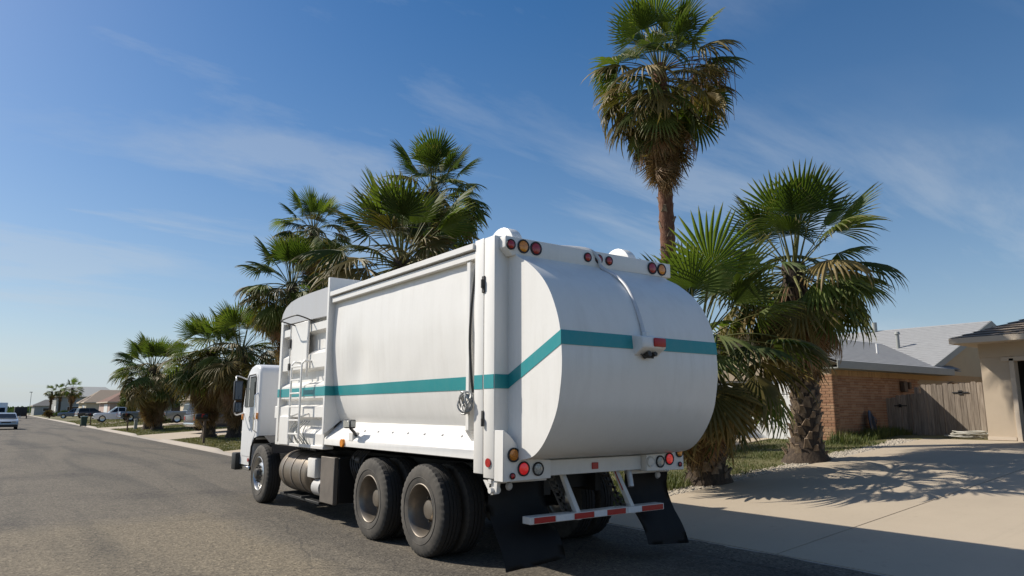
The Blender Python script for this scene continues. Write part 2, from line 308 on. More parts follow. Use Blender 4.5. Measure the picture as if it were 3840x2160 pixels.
# ------------------------------------------------------------------ helpers
class MB:
    def __init__(s): s.bm = bmesh.new()
    def _xf(s, vs, M):
        for v in vs: v.co = M @ v.co
    def box(s, lo, hi, bev=0.0, seg=1, M=None, mi=0):
        c = [(a + b) / 2 for a, b in zip(lo, hi)]; d = [abs(b - a) for a, b in zip(lo, hi)]
        T = bmesh.new(); bmesh.ops.create_cube(T, size=1.0)
        for v in T.verts: v.co = Vector((v.co.x * d[0] + c[0], v.co.y * d[1] + c[1], v.co.z * d[2] + c[2]))
        if bev: bmesh.ops.bevel(T, geom=T.edges[:], offset=bev, segments=seg, affect='EDGES', profile=0.5)
        s.merge(T, M, mi); return s
    def merge(s, T, M=None, mi=0):
        mp = {}
        for v in T.verts: mp[v] = s.bm.verts.new(M @ v.co if M else v.co)
        for f in T.faces:
            try:
                nf = s.bm.faces.new([mp[v] for v in f.verts]); nf.material_index = mi
            except ValueError: pass
        T.free()
    def prism(s, poly, axis, a, b, bev=0.0, seg=1, mi=0):
        """poly: 2-D outline; axis 0: (y,z) along x, 1: (x,z) along y, 2: (x,y) along z"""
        def mk(p, h):
            return Vector((h, p[0], p[1])) if axis == 0 else Vector((p[0], h, p[1])) if axis == 1 else Vector((p[0], p[1], h))
        T = bmesh.new()
        A = [T.verts.new(mk(p, a)) for p in poly]; B = [T.verts.new(mk(p, b)) for p in poly]
        T.faces.new(A); T.faces.new(B[::-1]); n = len(poly)
        for i in range(n): T.faces.new((A[i], B[i], B[(i + 1) % n], A[(i + 1) % n]))
        bmesh.ops.recalc_face_normals(T, faces=T.faces[:])
        if bev: bmesh.ops.bevel(T, geom=T.edges[:], offset=bev, segments=seg, affect='EDGES', profile=0.5)
        s.merge(T, None, mi); return s
    def cyl(s, p0, p1, r0, r1=None, n=16, cap=True, mi=0):
        r1 = r0 if r1 is None else r1
        p0, p1 = Vector(p0), Vector(p1); d = (p1 - p0)
        q = d.to_track_quat('Z', 'Y'); A = []; B = []
        for i in range(n):
            a = 2 * math.pi * i / n; o = Vector((math.cos(a), math.sin(a), 0))
            A.append(s.bm.verts.new(p0 + q @ (o * r0))); B.append(s.bm.verts.new(p1 + q @ (o * r1)))
        for i in range(n):
            f = s.bm.faces.new((A[i], A[(i + 1) % n], B[(i + 1) % n], B[i])); f.material_index = mi
        if cap:
            f = s.bm.faces.new(A[::-1]); f.material_index = mi; f = s.bm.faces.new(B); f.material_index = mi
        return s
    def tube(s, pts, r, n=8, mi=0, cap=True):
        pts = [Vector(p) for p in pts]; rings = []; rr = r if isinstance(r, (list, tuple)) else [r] * len(pts)
        up = Vector((0, 0, 1)); prev = None
        for i, p in enumerate(pts):
            d = (pts[min(i + 1, len(pts) - 1)] - pts[max(i - 1, 0)]).normalized()
            if prev is None:
                x = d.cross(up)
                if x.length < 1e-3: x = d.cross(Vector((1, 0, 0)))
            else: x = prev - d * prev.dot(d)
            x.normalize(); prev = x; y = d.cross(x)
            rings.append([s.bm.verts.new(p + (x * math.cos(2 * math.pi * k / n) + y * math.sin(2 * math.pi * k / n)) * rr[i]) for k in range(n)])
        for a, b in zip(rings, rings[1:]):
            for k in range(n):
                f = s.bm.faces.new((a[k], a[(k + 1) % n], b[(k + 1) % n], b[k])); f.material_index = mi
        if cap:
            for rg in (rings[0][::-1], rings[-1]):
                f = s.bm.faces.new(rg); f.material_index = mi
        return s
    def lathe(s, prof, c, axis='X', n=48, mi=0, mod=None, closed=False):
        """prof: list of (along, radius)"""
        c = Vector(c); rings = []
        for k in range(n):
            a = 2 * math.pi * k / n; ca, sa = math.cos(a), math.sin(a); ring = []
            for j, (h, r) in enumerate(prof):
                if mod: r = mod(j, k, r)
                v = Vector((h, r * ca, r * sa)) if axis == 'X' else Vector((r * ca, h, r * sa)) if axis == 'Y' else Vector((r * ca, r * sa, h))
                ring.append(s.bm.verts.new(c + v))
            rings.append(ring)
        m = len(prof)
        for k in range(n):
            a, b = rings[k], rings[(k + 1) % n]
            for j in range(m if closed else m - 1):
                j2 = (j + 1) % m
                try:
                    f = s.bm.faces.new((a[j], a[j2], b[j2], b[j])); f.material_index = mi
                except ValueError: pass
        return s
    def grid(s, rows, mi=0, closed=False):
        V = [[s.bm.verts.new(p) for p in row] for row in rows]
        for a, b in zip(V, V[1:]):
            for j in range(len(a) - 1):
                f = s.bm.faces.new((a[j], a[j + 1], b[j + 1], b[j])); f.material_index = mi
        return s
    def ball(s, c, r, sc_=(1, 1, 1), sub=2, mi=0, jit=0):
        T = bmesh.new(); bmesh.ops.create_icosphere(T, subdivisions=sub, radius=r)
        for v in T.verts:
            k = 1 + (random.uniform(-jit, jit) if jit else 0)
            v.co = Vector((v.co.x * sc_[0] * k, v.co.y * sc_[1] * k, v.co.z * sc_[2] * k)) + Vector(c)
        s.merge(T, None, mi); return s
    def mesh(s, name, mats, smooth=38.0, fixn=True):
        bm = s.bm
        if fixn: bmesh.ops.recalc_face_normals(bm, faces=bm.faces[:])
        if smooth:
            lim = R(smooth)
            for f in bm.faces: f.smooth = True
            for e in bm.edges:
                e.smooth = not (len(e.link_faces) == 2 and e.calc_face_angle(0) > lim)
        me = bpy.data.meshes.new(name); bm.to_mesh(me); bm.free()
        for m in (mats if isinstance(mats, (list, tuple)) else [mats]): me.materials.append(MATS[m])
        return me
def world_off(o):
    v = Vector((0, 0, 0))
    while o is not None: v += o.location; o = o.parent
    return v
def obj(name, me, parent=None, loc=(0, 0, 0)):
    o = bpy.data.objects.new(name, me); col.objects.link(o); o.location = loc
    if parent is not None: o.parent = parent
    return o
def part(name, mb, mats, parent, smooth=38.0, label=None, kind=None):
    """vertices given in world coordinates; parent chain holds pure translations"""
    o = obj(name, mb.mesh(name, mats, smooth), parent, -world_off(parent))
    if label: o['label'] = label
    if kind: o['kind'] = kind
    return o
def tag(o, label, cat, group=None):
    o['label'] = label; o['category'] = cat
    if group: o['group'] = group
    return o
def thing(name, label, cat, loc=(0, 0, 0), rz=0.0, group=None):
    o = bpy.data.objects.new(name, None); col.objects.link(o); o.location = loc; o.rotation_euler = (0, 0, rz); o.empty_display_size = 0.2
    return tag(o, label, cat, group)
def struct(name, mb, mats, smooth=38.0):
    o = obj(name, mb.mesh(name, mats, smooth)); o['kind'] = 'structure'; return o
def copy_tree(o, parent=None):
    c = o.copy(); col.objects.link(c); c.parent = parent
    for ch in list(o.children): copy_tree(ch, c)
    return c
def lerp(a, b, t): return a + (b - a) * t
def interp(x, xs, ys):
    if x <= xs[0]: return ys[0]
    for i in range(len(xs) - 1):
        if x <= xs[i + 1]: return lerp(ys[i], ys[i + 1], (x - xs[i]) / (xs[i + 1] - xs[i]))
    return ys[-1]
def catmull(pts, n=6):
    out = []; P_ = [Vector(p) for p in pts]
    for i in range(len(P_) - 1):
        p0, p1, p2, p3 = P_[max(i - 1, 0)], P_[i], P_[i + 1], P_[min(i + 2, len(P_) - 1)]
        for k in range(n):
            t = k / n
            out.append(0.5 * ((2 * p1) + (p2 - p0) * t + (2 * p0 - 5 * p1 + 4 * p2 - p3) * t * t + (3 * p1 - p0 - 3 * p2 + p3) * t ** 3))
    out.append(P_[-1]); return out

# ------------------------------------------------------------------ ground, street, drives
def kerb(Y): return 7.3 + 0.02 * (min(Y, 420) - 6)
def ter(X, Y):
    s = interp(Y, [30, 60], [0.08, 0.06]); top = interp(Y, [30, 60], [1.0, 0.7])
    return min(max(0.0, s * (X - kerb(Y))), top)
xs_off = [0.0, 0.3, 1, 2, 3, 4.5, 6, 8, 10, 11.2, 12.3, 12.5, 12.9, 14, 17, 22, 30, 45, 80, 160, 400, 1200, 2500]
ys = [-400, -100, -40, -20, -10, -5, 0, 2.5, 5, 7.5, 10, 13, 16, 20, 25, 30, 35, 40, 45, 50, 55, 60, 70, 80, 100, 130, 170, 220, 300, 420, 700, 1200, 3000]
mb = MB()
rows = []
for y in ys:
    k = kerb(y)
    row = [Vector((x, y, 0.0)) for x in (-2500, -800, -200, -60, -20, -4.6)] + [Vector((-4.4, y, -0.05)), Vector((k - 0.02, y, -0.05))]
    row += [Vector((k + o, y, ter(k + o, y) + (-0.05 if o == 0 else 0.0))) for o in xs_off]
    rows.append(row)
mb.grid(rows); struct('ground', mb, 'dry_lawn', 60)
mb = MB()
ry = [-60, -20, -5, 0, 5, 10, 15, 20, 30, 40, 50, 70, 100, 150, 220, 320, 420]
mb.grid([[Vector((-4.4, y, 0.0)), Vector((1.5, y, 0.004)), Vector((kerb(y) - 0.13, y, 0.0))] for y in ry])
# asphalt lapping over the dropped kerb of the near drive, ragged edge
def lap(y): return 0.15 + 0.05 * noise.noise(Vector((y * 1.7, 0, 2))) + 0.035 * noise.noise(Vector((y * 6.1, 3, 2)))
mb.grid([[Vector((kerb(y) - 0.32, y, 0.003)), Vector((kerb(y) - 0.16, y, 0.014)), Vector((kerb(y) + 0.04, y, 0.038)), Vector((kerb(y) + lap(y), y, 0.0405))] for y in [-2.0 + 0.1 * i for i in range(107)]])
struct('road', mb, 'asphalt')
# gutter pan + rolled kerb; dropped at each drive
DRIVES = [(-2.0, 8.62), (12.3, 17.4), (24.6, 30.6), (44.2, 53.6), (72.0, 79.0), (96.0, 103.0)]
mb = MB()
y = -40.0; prof_rows = []
yy = []
while y < 420:
    yy.append(y); y += 0.5 if y < 110 else 6.0
def up_at(y):
    d = 9
    for a, b in DRIVES:
        if a <= y <= b: return 0.0
        d = min(d, abs(y - a), abs(y - b))
    return min(1.0, d / 0.7)
for y in yy:
    k = kerb(y); u = up_at(y); h = 0.018 + 0.095 * u
    prof_rows.append([Vector((k - 0.155, y, -0.02)), Vector((k - 0.15, y, 0.006)), Vector((k - 0.08, y, 0.003)), Vector((k + 0.03, y, 0.01 + h * 0.75)), Vector((k + 0.09, y, 0.012 + h)), Vector((k + 0.22, y, 0.016 + h)), Vector((k + 0.225, y, -0.05))])
mb.grid(prof_rows); struct('kerb', mb, 'kerb_concrete', 50)

def slab(mb, x0, x1, y0, y1, dz=0.022, nx=10, ny=3):
    """concrete slab that follows the slope of the ground, with thickness; x given as offset from the kerb"""
    T = bmesh.new(); top = []
    for j in range(ny + 1):
        y = lerp(y0, y1, j / ny); row = []
        for i in range(nx + 1):
            o = lerp(x0, x1, i / nx); X = kerb(y) + o
            row.append(T.verts.new((X, y, ter(X, y) + dz)))
        top.append(row)
    fs = [T.faces.new((top[j][i], top[j][i + 1], top[j + 1][i + 1], top[j + 1][i])) for j in range(ny) for i in range(nx)]
    r = bmesh.ops.extrude_face_region(T, geom=fs)
    for v in [g for g in r['geom'] if isinstance(g, bmesh.types.BMVert)]: v.co.z -= 0.09
    bmesh.ops.recalc_face_normals(T, faces=T.faces[:])
    mb.merge(T)
def drive(ranges, x1, name='driveway'):
    root = None
    for (a, b, x0_, x1_) in ranges:
        mb = MB(); slab(mb, x0_, x1_, a, b, nx=24 if x1_ > 8 else 10)
        if root is None:
            root = struct(name, mb, 'concrete', 30)
        else:
            part('concrete_slab', mb, 'concrete', root, 30)
    return root
drive([(5.115, 8.62, 0.23, 11.86), (1.7, 5.095, 0.23, 11.86), (-2.0, 1.68, 0.23, 11.86)], 12)
drive([(12.3, 14.8, 0.23, 10.8), (14.83, 17.4, 0.23, 10.8)], 11)
drive([(24.6, 27.6, 0.23, 13.0), (27.63, 30.6, 0.23, 13.0)], 13)
drive([(44.2, 48.9, 0.23, 15.0), (48.93, 53.6, 0.23, 15.0)], 13)
drive([(72.0, 79.0, 0.23, 13.0)], 13); drive([(96.0, 103.0, 0.23, 13.0)], 13)

# white pebble strip between drive and lawn
def pebbles():
    mb = MB()
    rnd = random.Random(3)
    for i in range(2600):
        u = rnd.random(); X = lerp(9.2, 19.0, u); c = 8.9 + 0.06 * math.sin(X * 1.7)
        y = rnd.gauss(c, 0.13)
        if y < 8.64: y = 8.64 + rnd.random() * 0.1
        r = rnd.uniform(0.012, 0.032); z = ter(X, y)
        T = bmesh.new(); bmesh.ops.create_icosphere(T, subdivisions=1, radius=r)
        sx, sy, sz = rnd.uniform(.8, 1.4), rnd.uniform(.8, 1.3), rnd.uniform(.5, .8)
        a = rnd.random() * 6.28; M = Matrix.Translation((X, y, z + r * 0.3)) @ Matrix.Rotation(a, 4, 'Z') @ Matrix.Diagonal((sx, sy, sz, 1))
        mb.merge(T, M)
    o = obj('gravel', mb.mesh('gravel', 'gravel_white', 60, False)); o['kind'] = 'stuff'; tag(o, 'white pebbles edging the driveway beside the palms', 'gravel')
pebbles()
mb = MB()
mb.grid([[Vector((X, 8.63, ter(X, 8.63) + 0.006)), Vector((X, 8.9, ter(X, 8.9) + 0.012)), Vector((X, 9.15 + 0.08 * math.sin(X * 2.1), ter(X, 9.2) + 0.006))] for X in [9 + 0.4 * i for i in range(26)]])
struct('pebble_bed', mb, 'gravel_white')

def grass(name, label, mat, n, xa, xb, ya, yb, h0, h1, seed, dens=None, w_=0.006):
    rnd = random.Random(seed); vs = []; fs = []
    k = 0
    while k < n:
        X = rnd.uniform(xa, xb); y = rnd.uniform(ya, yb)
        if X < kerb(y) + 0.25: continue
        d = dens(X, y) if dens else 1.0
        if rnd.random() > d: continue
        cl = 0.5 + 0.9 * noise.noise(Vector((X * 1.1, y * 1.1, seed)))
        if rnd.random() > 0.55 + cl * 0.6: continue
        h = rnd.uniform(h0, h1) * (0.6 + max(0, cl)); a = rnd.random() * 6.283; lean = rnd.uniform(0.1, 0.7) * h
        z = ter(X, y) - 0.01; wd = w_ * rnd.uniform(0.7, 1.5)
        dx, dy = math.cos(a), math.sin(a); px, py = -dy * wd, dx * wd
        b = len(vs)
        vs += [(X - px, y - py, z), (X + px, y + py, z), (X + dx * lean * .4 + px * .7, y + dy * lean * .4 + py * .7, z + h * .6), (X + dx * lean * .4 - px * .7, y + dy * lean * .4 - py * .7, z + h * .6), (X + dx * lean, y + dy * lean, z + h)]
        fs += [(b, b + 1, b + 2, b + 3), (b + 3, b + 2, b + 4)]; k += 1
    me = bpy.data.meshes.new(name); me.from_pydata(vs, [], fs); me.materials.append(MATS[mat])
    o = obj(name, me); o['kind'] = 'stuff'; tag(o, label, 'grass')
grass('grass', 'short green grass between the two driveways under the palms', 'grass_green', 22000, 7.6, 18.2, 9.0, 12.25, 0.02, 0.07, 1, lambda X, y: 1 if y < 11.6 else 0.6)
grass('grass', 'tall green weeds along the brick garage wall', 'grass_green', 1700, 17.6, 20.9, 9.55, 10.33, 0.10, 0.26, 2, w_=0.009)
grass('grass', 'yellowing lawn around the palms beyond the truck cab', 'grass_dry', 16000, 7.8, 14, 30.7, 44.1, 0.03, 0.08, 3, w_=0.014)
grass('grass', 'yellowing lawn around the farthest big palm pair', 'grass_dry', 12000, 8.2, 15, 53.7, 71.9, 0.03, 0.08, 4, w_=0.02)
grass('grass', 'dry lawn strip by the green bin and mailboxes', 'grass_dry', 12000, 8.4, 22, 79.2, 130, 0.04, 0.12, 5, w_=0.035)
grass('grass', 'green grass behind the truck beside the near palm', 'grass_green', 4500, 7.6, 11.4, 8.95, 10.6, 0.06, 0.16, 6, w_=0.008)

# ------------------------------------------------------------------ houses
def gable_roof_pts(): pass
def brick_house():
    base = Vector((18.22, 10.38, 0.87))
    H = thing('brick_house', 'orange brick house with grey shingle roof and tan gable behind the palms', 'house', base)
    WX0, WX1, Y0, Y1 = 18.22, 24.4, 10.38, 16.9; zb, zt = 0.6, 2.93
    mb = MB()
    # garage wing + main block walls (mortar coloured core, bricks proud of it)
    mb.box((WX0 + .01, Y0 + .012, zb), (33.5, Y0 + .25, zt - .02)); mb.box((WX0 + .012, Y0 + .012, zb), (WX0 + .25, 11.02, zt - .02))
    mb.box((WX0 + .012, 16.2, zb), (WX0 + .25, Y1, zt)); mb.box((WX0 + .012, 11.0, 2.55), (WX0 + .25, 16.25, zt))
    mb.box((WX0 + .3, Y1 - .3, zb), (33.5, Y1, zt)); mb.box((33.2, Y0 + .3, zb), (33.45, 24, zt)); mb.box((24, 16.9, zb), (24.2, 24, zt)); mb.box((24, 23.7, zb), (33.4, 23.95, zt))
    part('wall', mb, 'mortar', H)
    # individual bricks
    bl, bh, bd, j = 0.2, 0.066, 0.012, 0.0105
    spots = []
    zr = 0.80; r = 0
    while zr < 2.58:
        off = (r % 2) * (bl + j) / 2
        x = WX0 + 0.002 - off
        while x < 23.0:
            xa, xb = max(x, WX0 + 0.002), x + bl
            if xb - xa > 0.05: spots.append(('y', xa, xb, zr))
            x += bl + j
        y = Y0 + 0.002 - ((r + 1) % 2) * (bl + j) / 2
        while y < 11.0:
            ya, yb = max(y, Y0 + 0.014), min(y + bl, 11.0)
            if yb - ya > 0.05: spots.append(('x', ya, yb, zr))
            y += bl + j
        r += 1; zr += bh + j
    def bbox(sp):
        k, a, b_, z = sp
        if k == 'y': return (a, Y0, z), (b_, Y0 + bd, z + bh)
        if k == 'x': return (WX0, a, z), (WX0 + bd, b_, z + bh)
        return (a, Y0 - .004, z), (b_, Y0 + bd, z + 0.2)
    x = WX0 + 0.002
    while x < 30.0:
        spots.append(('s', x, x + bh, 2.60)); x += bh + j
    def score(sp):
        k, a, b_, z = sp
        hid = 0
        if k == 'y' and b_ > 20.85 and z < 2.3: hid = 50
        return hid + (a if k != 'x' else 18.2) - (2 if k == 's' else 0) + abs(z - 1.8) * 0.8
    spots.sort(key=score)
    share = {}
    def bmesh_of(sp):
        lo, hi = bbox(sp); d = tuple(round(h - l, 3) for l, h in zip(lo, hi)) + (sp[0],)
        if d not in share:
            share[d] = MB().box((0, 0, 0), d[:3], 0.003).mesh('brick', 'brick_soldier' if sp[0] == 's' else 'brick_clay', 30)
        return share[d], lo
    rest = MB(); rest2 = MB()
    wall = H.children[0]
    for i, sp in enumerate(spots):
        if i < 300:
            me, lo = bmesh_of(sp); jt = Vector((0, random.uniform(-.002, .001), 0)) if sp[0] != 'x' else Vector((random.uniform(-.002, .001), 0, 0))
            obj('brick', me, wall, Vector(lo) - world_off(wall) + jt)
        else:
            lo, hi = bbox(sp); (rest2 if sp[0] == 's' else rest).box(lo, hi)
    part('brick', rest, 'brick_clay', wall, 0, kind='stuff'); part('brick', rest2, 'brick_soldier', wall, 0, kind='stuff')
    # roofs
    ez = 2.95
    mb = MB()   # wing: eave along X towards camera, ridge at Y 13.0
    E0, RY, RZ, E1 = Y0 - .42, 13.2, 4.12, 16.9
    T = lambda *p: Vector(p)
    x0, x1 = WX0 - .45, 25.2
    mb.grid([[T(x0, E0, ez), T(x1, E0, ez)], [T(x0, RY, RZ), T(x1 + 2.6, RY, RZ)], [T(x0, E1, ez), T(x1, E1, ez)]])
    mb.grid([[T(x0, E0, ez - .06), T(x1, E0, ez - .06)], [T(x0, RY, RZ - .06), T(x1 + 2.6, RY, RZ - .06)], [T(x0, E1, ez - .06), T(x1, E1, ez - .06)]])
    roof = part('roof', mb, 'shingle_grey', H, 20)
    # shingle courses: thin raised lines on the near slope
    mb = MB(); n = 20
    for i in range(n):
        t0 = i / n; ya = lerp(E0, RY, t0); za = lerp(ez, RZ, t0); yb = lerp(E0, RY, t0 + 1 / n * .96); zb_ = lerp(ez, RZ, t0 + 1 / n * .96)
        mb.grid([[T(x0, ya - .01, za + .006), T(x1 + 2.6 * t0, ya - .01, za + .006)], [T(x0, yb, zb_ + .002), T(x1 + 2.6 * t0, yb, zb_ + .002)]])
    part('shingle_course', mb, 'shingle_grey', roof, 0, kind='stuff')
    part('fascia', MB().box((x0, E0 - .03, ez - .20), (24.6, E0 + .0, ez + .005), .004).box((x0, E0 + .004, ez - .2), (24.6, Y0 + .0, ez - .17)), 'trim_grey', H)
    part('gable_end', MB().prism([(E0 + .1, ez - .08), (E1 - .1, ez - .08), (RY, RZ - .08)], 0, WX0 + .02, WX0 + .2), 'siding_tan', H)
    # main block: ridge along Y
    ax, az_ = 28.5, 4.80; ex0, exz = 23.5, 2.95; ex1 = 33.6
    mb = MB(); yg0, yg1 = Y0 - .22, 24.2
    mb.grid([[T(ex0, yg0, exz), T(ex0, yg1, exz)], [T(ax, yg0, az_), T(ax, yg1, az_)], [T(ex1, yg0, exz), T(ex1, yg1, exz)]])
    mb.grid([[T(ex0, yg0, exz - .08), T(ex0, yg1, exz - .08)], [T(ax, yg0, az_ - .08), T(ax, yg1, az_ - .08)], [T(ex1, yg0, exz - .08), T(ex1, yg1, exz - .08)]])
    r2 = part('roof', mb, 'shingle_grey', H, 20)
    mb = MB(); n = 24
    for i in range(n):
        t0 = i / n; xa = lerp(ex0, ax, t0); za = lerp(exz, az_, t0); xb = lerp(ex0, ax, t0 + .96 / n); zb_ = lerp(exz, az_, t0 + .96 / n)
        mb.grid([[T(xa - .01, yg0, za + .006), T(xa - .01, yg1, za + .006)], [T(xb, yg0, zb_ + .002), T(xb, yg1, zb_ + .002)]])
    part('shingle_course', mb, 'shingle_grey', r2, 0, kind='stuff')
    mb = MB()
    mb.prism([(ex0 - .02, exz - .22), (ex0 - .02, exz - .0), (ax, az_ - .005), (ax, az_ - .2)], 1, yg0 - .03, yg0 - .002).prism([(ax, az_ - .2), (ax, az_ - .005), (ex1, exz), (ex1, exz - .2)], 1, yg0 - .03, yg0 - .002)
    part('rake_board', mb, 'trim_grey', H)
    part('gable_end', MB().prism([(ex0 + .3, 2.80), (ex1 - .3, 2.80), (ex1 - .3, 2.92), (ax, az_ - .1), (ex0 + .3, 2.92)], 1, Y0 - .012, Y0 + .2), 'siding_tan', H)
    ch = part('roof_vent', MB().cyl((25.9, 12.2, 3.7), (25.9, 12.2, 4.35), .06, n=12).cyl((25.9, 12.2, 4.33), (25.9, 12.2, 4.42), .1, .07, 12), 'trim_grey', r2)
    part('roof_vent', MB().cyl((28.35, 14.2, 4.6), (28.35, 14.2, 5.12), .09, n=12).box((28.2, 14.3, 4.84), (28.5, 14.55, 4.9)), 'trim_grey', r2)
    part('chimney', MB().box((23.3, 14.6, 3.2), (24.2, 15.6, 4.75), .02).box((23.2, 14.5, 4.75), (24.3, 15.7, 4.86), .02), 'siding_tan', r2)
    part('roof_vent', MB().cyl((22.6, 11.3, 3.3), (22.6, 11.3, 3.75), .035, n=10), 'white_door', roof)
    # white sectional garage door of the wing
    d = part('garage_door', MB().box((WX0 + .14, 11.02, zb), (WX0 + .17, 16.2, 2.55)), 'white_door', H)
    for k in range(4):
        for q in range(4):
            ya = 11.06 + q * 1.285
            part('door_panel', MB().box((WX0 + .105, ya, .86 + k * .42), (WX0 + .139, ya + 1.25, .86 + k * .42 + .4), .012), 'white_door', d)
    part('door_handle', MB().box((WX0 + .08, 11.5, 1.62), (WX0 + .104, 11.75, 1.66), .004), 'plastic_dark', d)
    part('utility_box', MB().box((21.9, 10.24, 2.2), (22.12, 10.37, 2.52), .02), 'post_wood', H); part('utility_box', MB().box((22.3, 10.27, 2.3), (22.42, 10.37, 2.5), .01), 'post_wood', H)
    part('porch_light', MB().box((25.2, 10.22, 2.35), (25.5, 10.37, 2.56), .01), 'brick_soldier', H)
brick_house()

def tan_garage():
    X0, Yc = 19.19, 7.16
    H = thing('stucco_house', 'tan stucco house with an open dark garage and brown shingle roof', 'house', (X0, Yc, .95))
    mb = MB(); zb = 0.6
    mb.box((X0, 6.5, zb), (X0 + .22, Yc, 3.3)); mb.box((X0 + .002, .9, 2.83), (X0 + .22, 6.5, 3.3)); mb.box((X0, -4.5, zb), (X0 + .22, .9, 3.3))
    mb.box((X0 + .22, Yc - .22, zb), (29, Yc, 3.3)); mb.box((28.8, -4.5, zb), (29, Yc - .22, 3.3)); mb.box((X0 + .22, -4.5, zb), (28.8, -4.3, 3.3))
    part('wall', mb, 'stucco_tan', H)
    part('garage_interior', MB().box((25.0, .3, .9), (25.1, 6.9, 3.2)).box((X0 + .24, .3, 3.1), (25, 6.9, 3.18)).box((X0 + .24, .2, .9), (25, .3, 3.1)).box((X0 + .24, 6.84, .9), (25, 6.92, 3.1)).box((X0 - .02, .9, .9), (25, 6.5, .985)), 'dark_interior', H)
    mb = MB().box((X0 - .03, 6.46, .93), (X0 + .2, 6.56, 2.86), .004).box((X0 - .03, .84, .93), (X0 + .2, .94, 2.86), .004).box((X0 - .03, .84, 2.8), (X0 + .2, 6.72, 2.9), .004)
    part('door_frame', mb, 'trim_tan', H)
    part('header_board', MB().box((X0 - .018, 6.0, 2.905), (X0 - .002, Yc + .015, 3.262), .003).box((X0 - .018, -4.5, 2.905), (X0 - .002, 6.0, 3.262)), 'stucco_tan', H)
    part('base_trim', MB().box((X0 - .02, 6.58, .98), (X0 - .002, Yc + .01, 1.06), .003), 'trim_tan', H)
    # hip roof
    T = lambda *p: Vector(p)
    ex, ey, ez = X0 - .60, Yc + .38, 3.36; ex2, ey2 = 29.6, -5.1
    cx0 = lerp(ex, ex2, .5); h = 2.05
    mb = MB(); A, B, C_, D = T(ex, ey, ez), T(ex2, ey, ez), T(ex2, ey2, ez), T(ex, ey2, ez)
    Rr, R2 = T(cx0, ey - 5.5, ez + h), T(cx0, ey2 + 5.5, ez + h)
    bm = mb.bm
    for dz in (0, -.06):
        v = [bm.verts.new(p + T(0, 0, dz)) for p in (A, B, C_, D, Rr, R2)]
        bm.faces.new((v[0], v[4], v[1])); bm.faces.new((v[1], v[4], v[5], v[2])); bm.faces.new((v[2], v[5], v[3])); bm.faces.new((v[3], v[5], v[4], v[0]))
    roof = part('roof', mb, 'shingle_brown', H, 10)
    mb = MB(); n = 30
    for i in range(n):
        t0, t1 = i / n, (i + .95) / n
        a0, a1 = A.lerp(Rr, t0), A.lerp(Rr, t1); d0, d1 = D.lerp(R2, t0), D.lerp(R2, t1)
        up = T(-.012, 0, .02); dn = T(0, 0, .003)
        mb.grid([[a0 + up, d0 + up], [a1 + dn, d1 + dn]])
        b0, b1 = B.lerp(Rr, t0), B.lerp(Rr, t1); upy = T(0, .012, .02)
        mb.grid([[b0 + upy, a0 + upy], [b1 + dn, a1 + dn]])
    part('shingle_course', mb, 'shingle_brown', roof, 0, kind='stuff')
    mb = MB()
    mb.box((ex - .02, ey2, ez - .13), (ex + .015, ey + .02, ez + .004), .004).box((ex + .016, ey - .015, ez - .13), (ex2, ey + .02, ez + .004), .004)
    mb.box((ex + .02, ey2, ez - .125), (X0 - .001, ey - .02, ez - .10)).box((X0, Yc + .003, ez - .125), (29, ey - .02, ez - .10))
    part('fascia', mb, 'trim_tan', H)
tan_garage()

def fence():
    F = thing('wooden_fence', 'weathered grey plank gate and fence between brick house and stucco house', 'fence', (20.9, 8.8, 1.0))
    rnd = random.Random(11); y = 10.33; i = 0
    while y > 7.28:
        wd = rnd.choice((0.138, 0.14, 0.142)); gate = y > 9.45
        zt = (2.06 + .05 * math.sin(y * 9) if y > 9.9 else 2.12 + rnd.uniform(-.015, .015)) if gate else 2.36 + (9.45 - y) * .03 + rnd.uniform(-.02, .015)
        x = 20.9 + rnd.uniform(-.006, .006); zb = .99 + rnd.uniform(0, .03)
        p = part('plank', MB().prism([(y - wd + .006, zb), (y - .003, zb), (y - .003, zt - .02), (y - .03, zt), (y - wd + .03, zt), (y - wd + .006, zt - .02)], 0, x, x + .018), 'fence_wood', F, 30)
        y -= wd; i += 1
    part('rail', MB().box((20.925, 7.2, 1.25), (20.965, 9.45, 1.34)), 'fence_wood', F); part('rail', MB().box((20.925, 7.2, 2.05), (20.965, 9.45, 2.14)), 'fence_wood', F)
    part('rail', MB().box((20.925, 9.47, 1.2), (20.965, 10.34, 1.29)), 'fence_wood', F); part('rail', MB().box((20.925, 9.47, 1.9), (20.965, 10.34, 1.99)), 'fence_wood', F)
    part('post', MB().box((20.93, 9.44, .95), (21.03, 9.54, 2.3), .005), 'fence_wood', F)
    part('hinge', MB().box((20.882, 8.15, 2.12), (20.893, 8.55, 2.15)).box((20.882, 8.3, 2.08), (20.893, 8.4, 2.19)), 'plastic_dark', F)
    part('hinge', MB().box((20.882, 9.75, 1.78), (20.893, 10.1, 1.81)).box((20.882, 9.9, 1.75), (20.893, 9.98, 1.84)), 'plastic_dark', F)
fence()
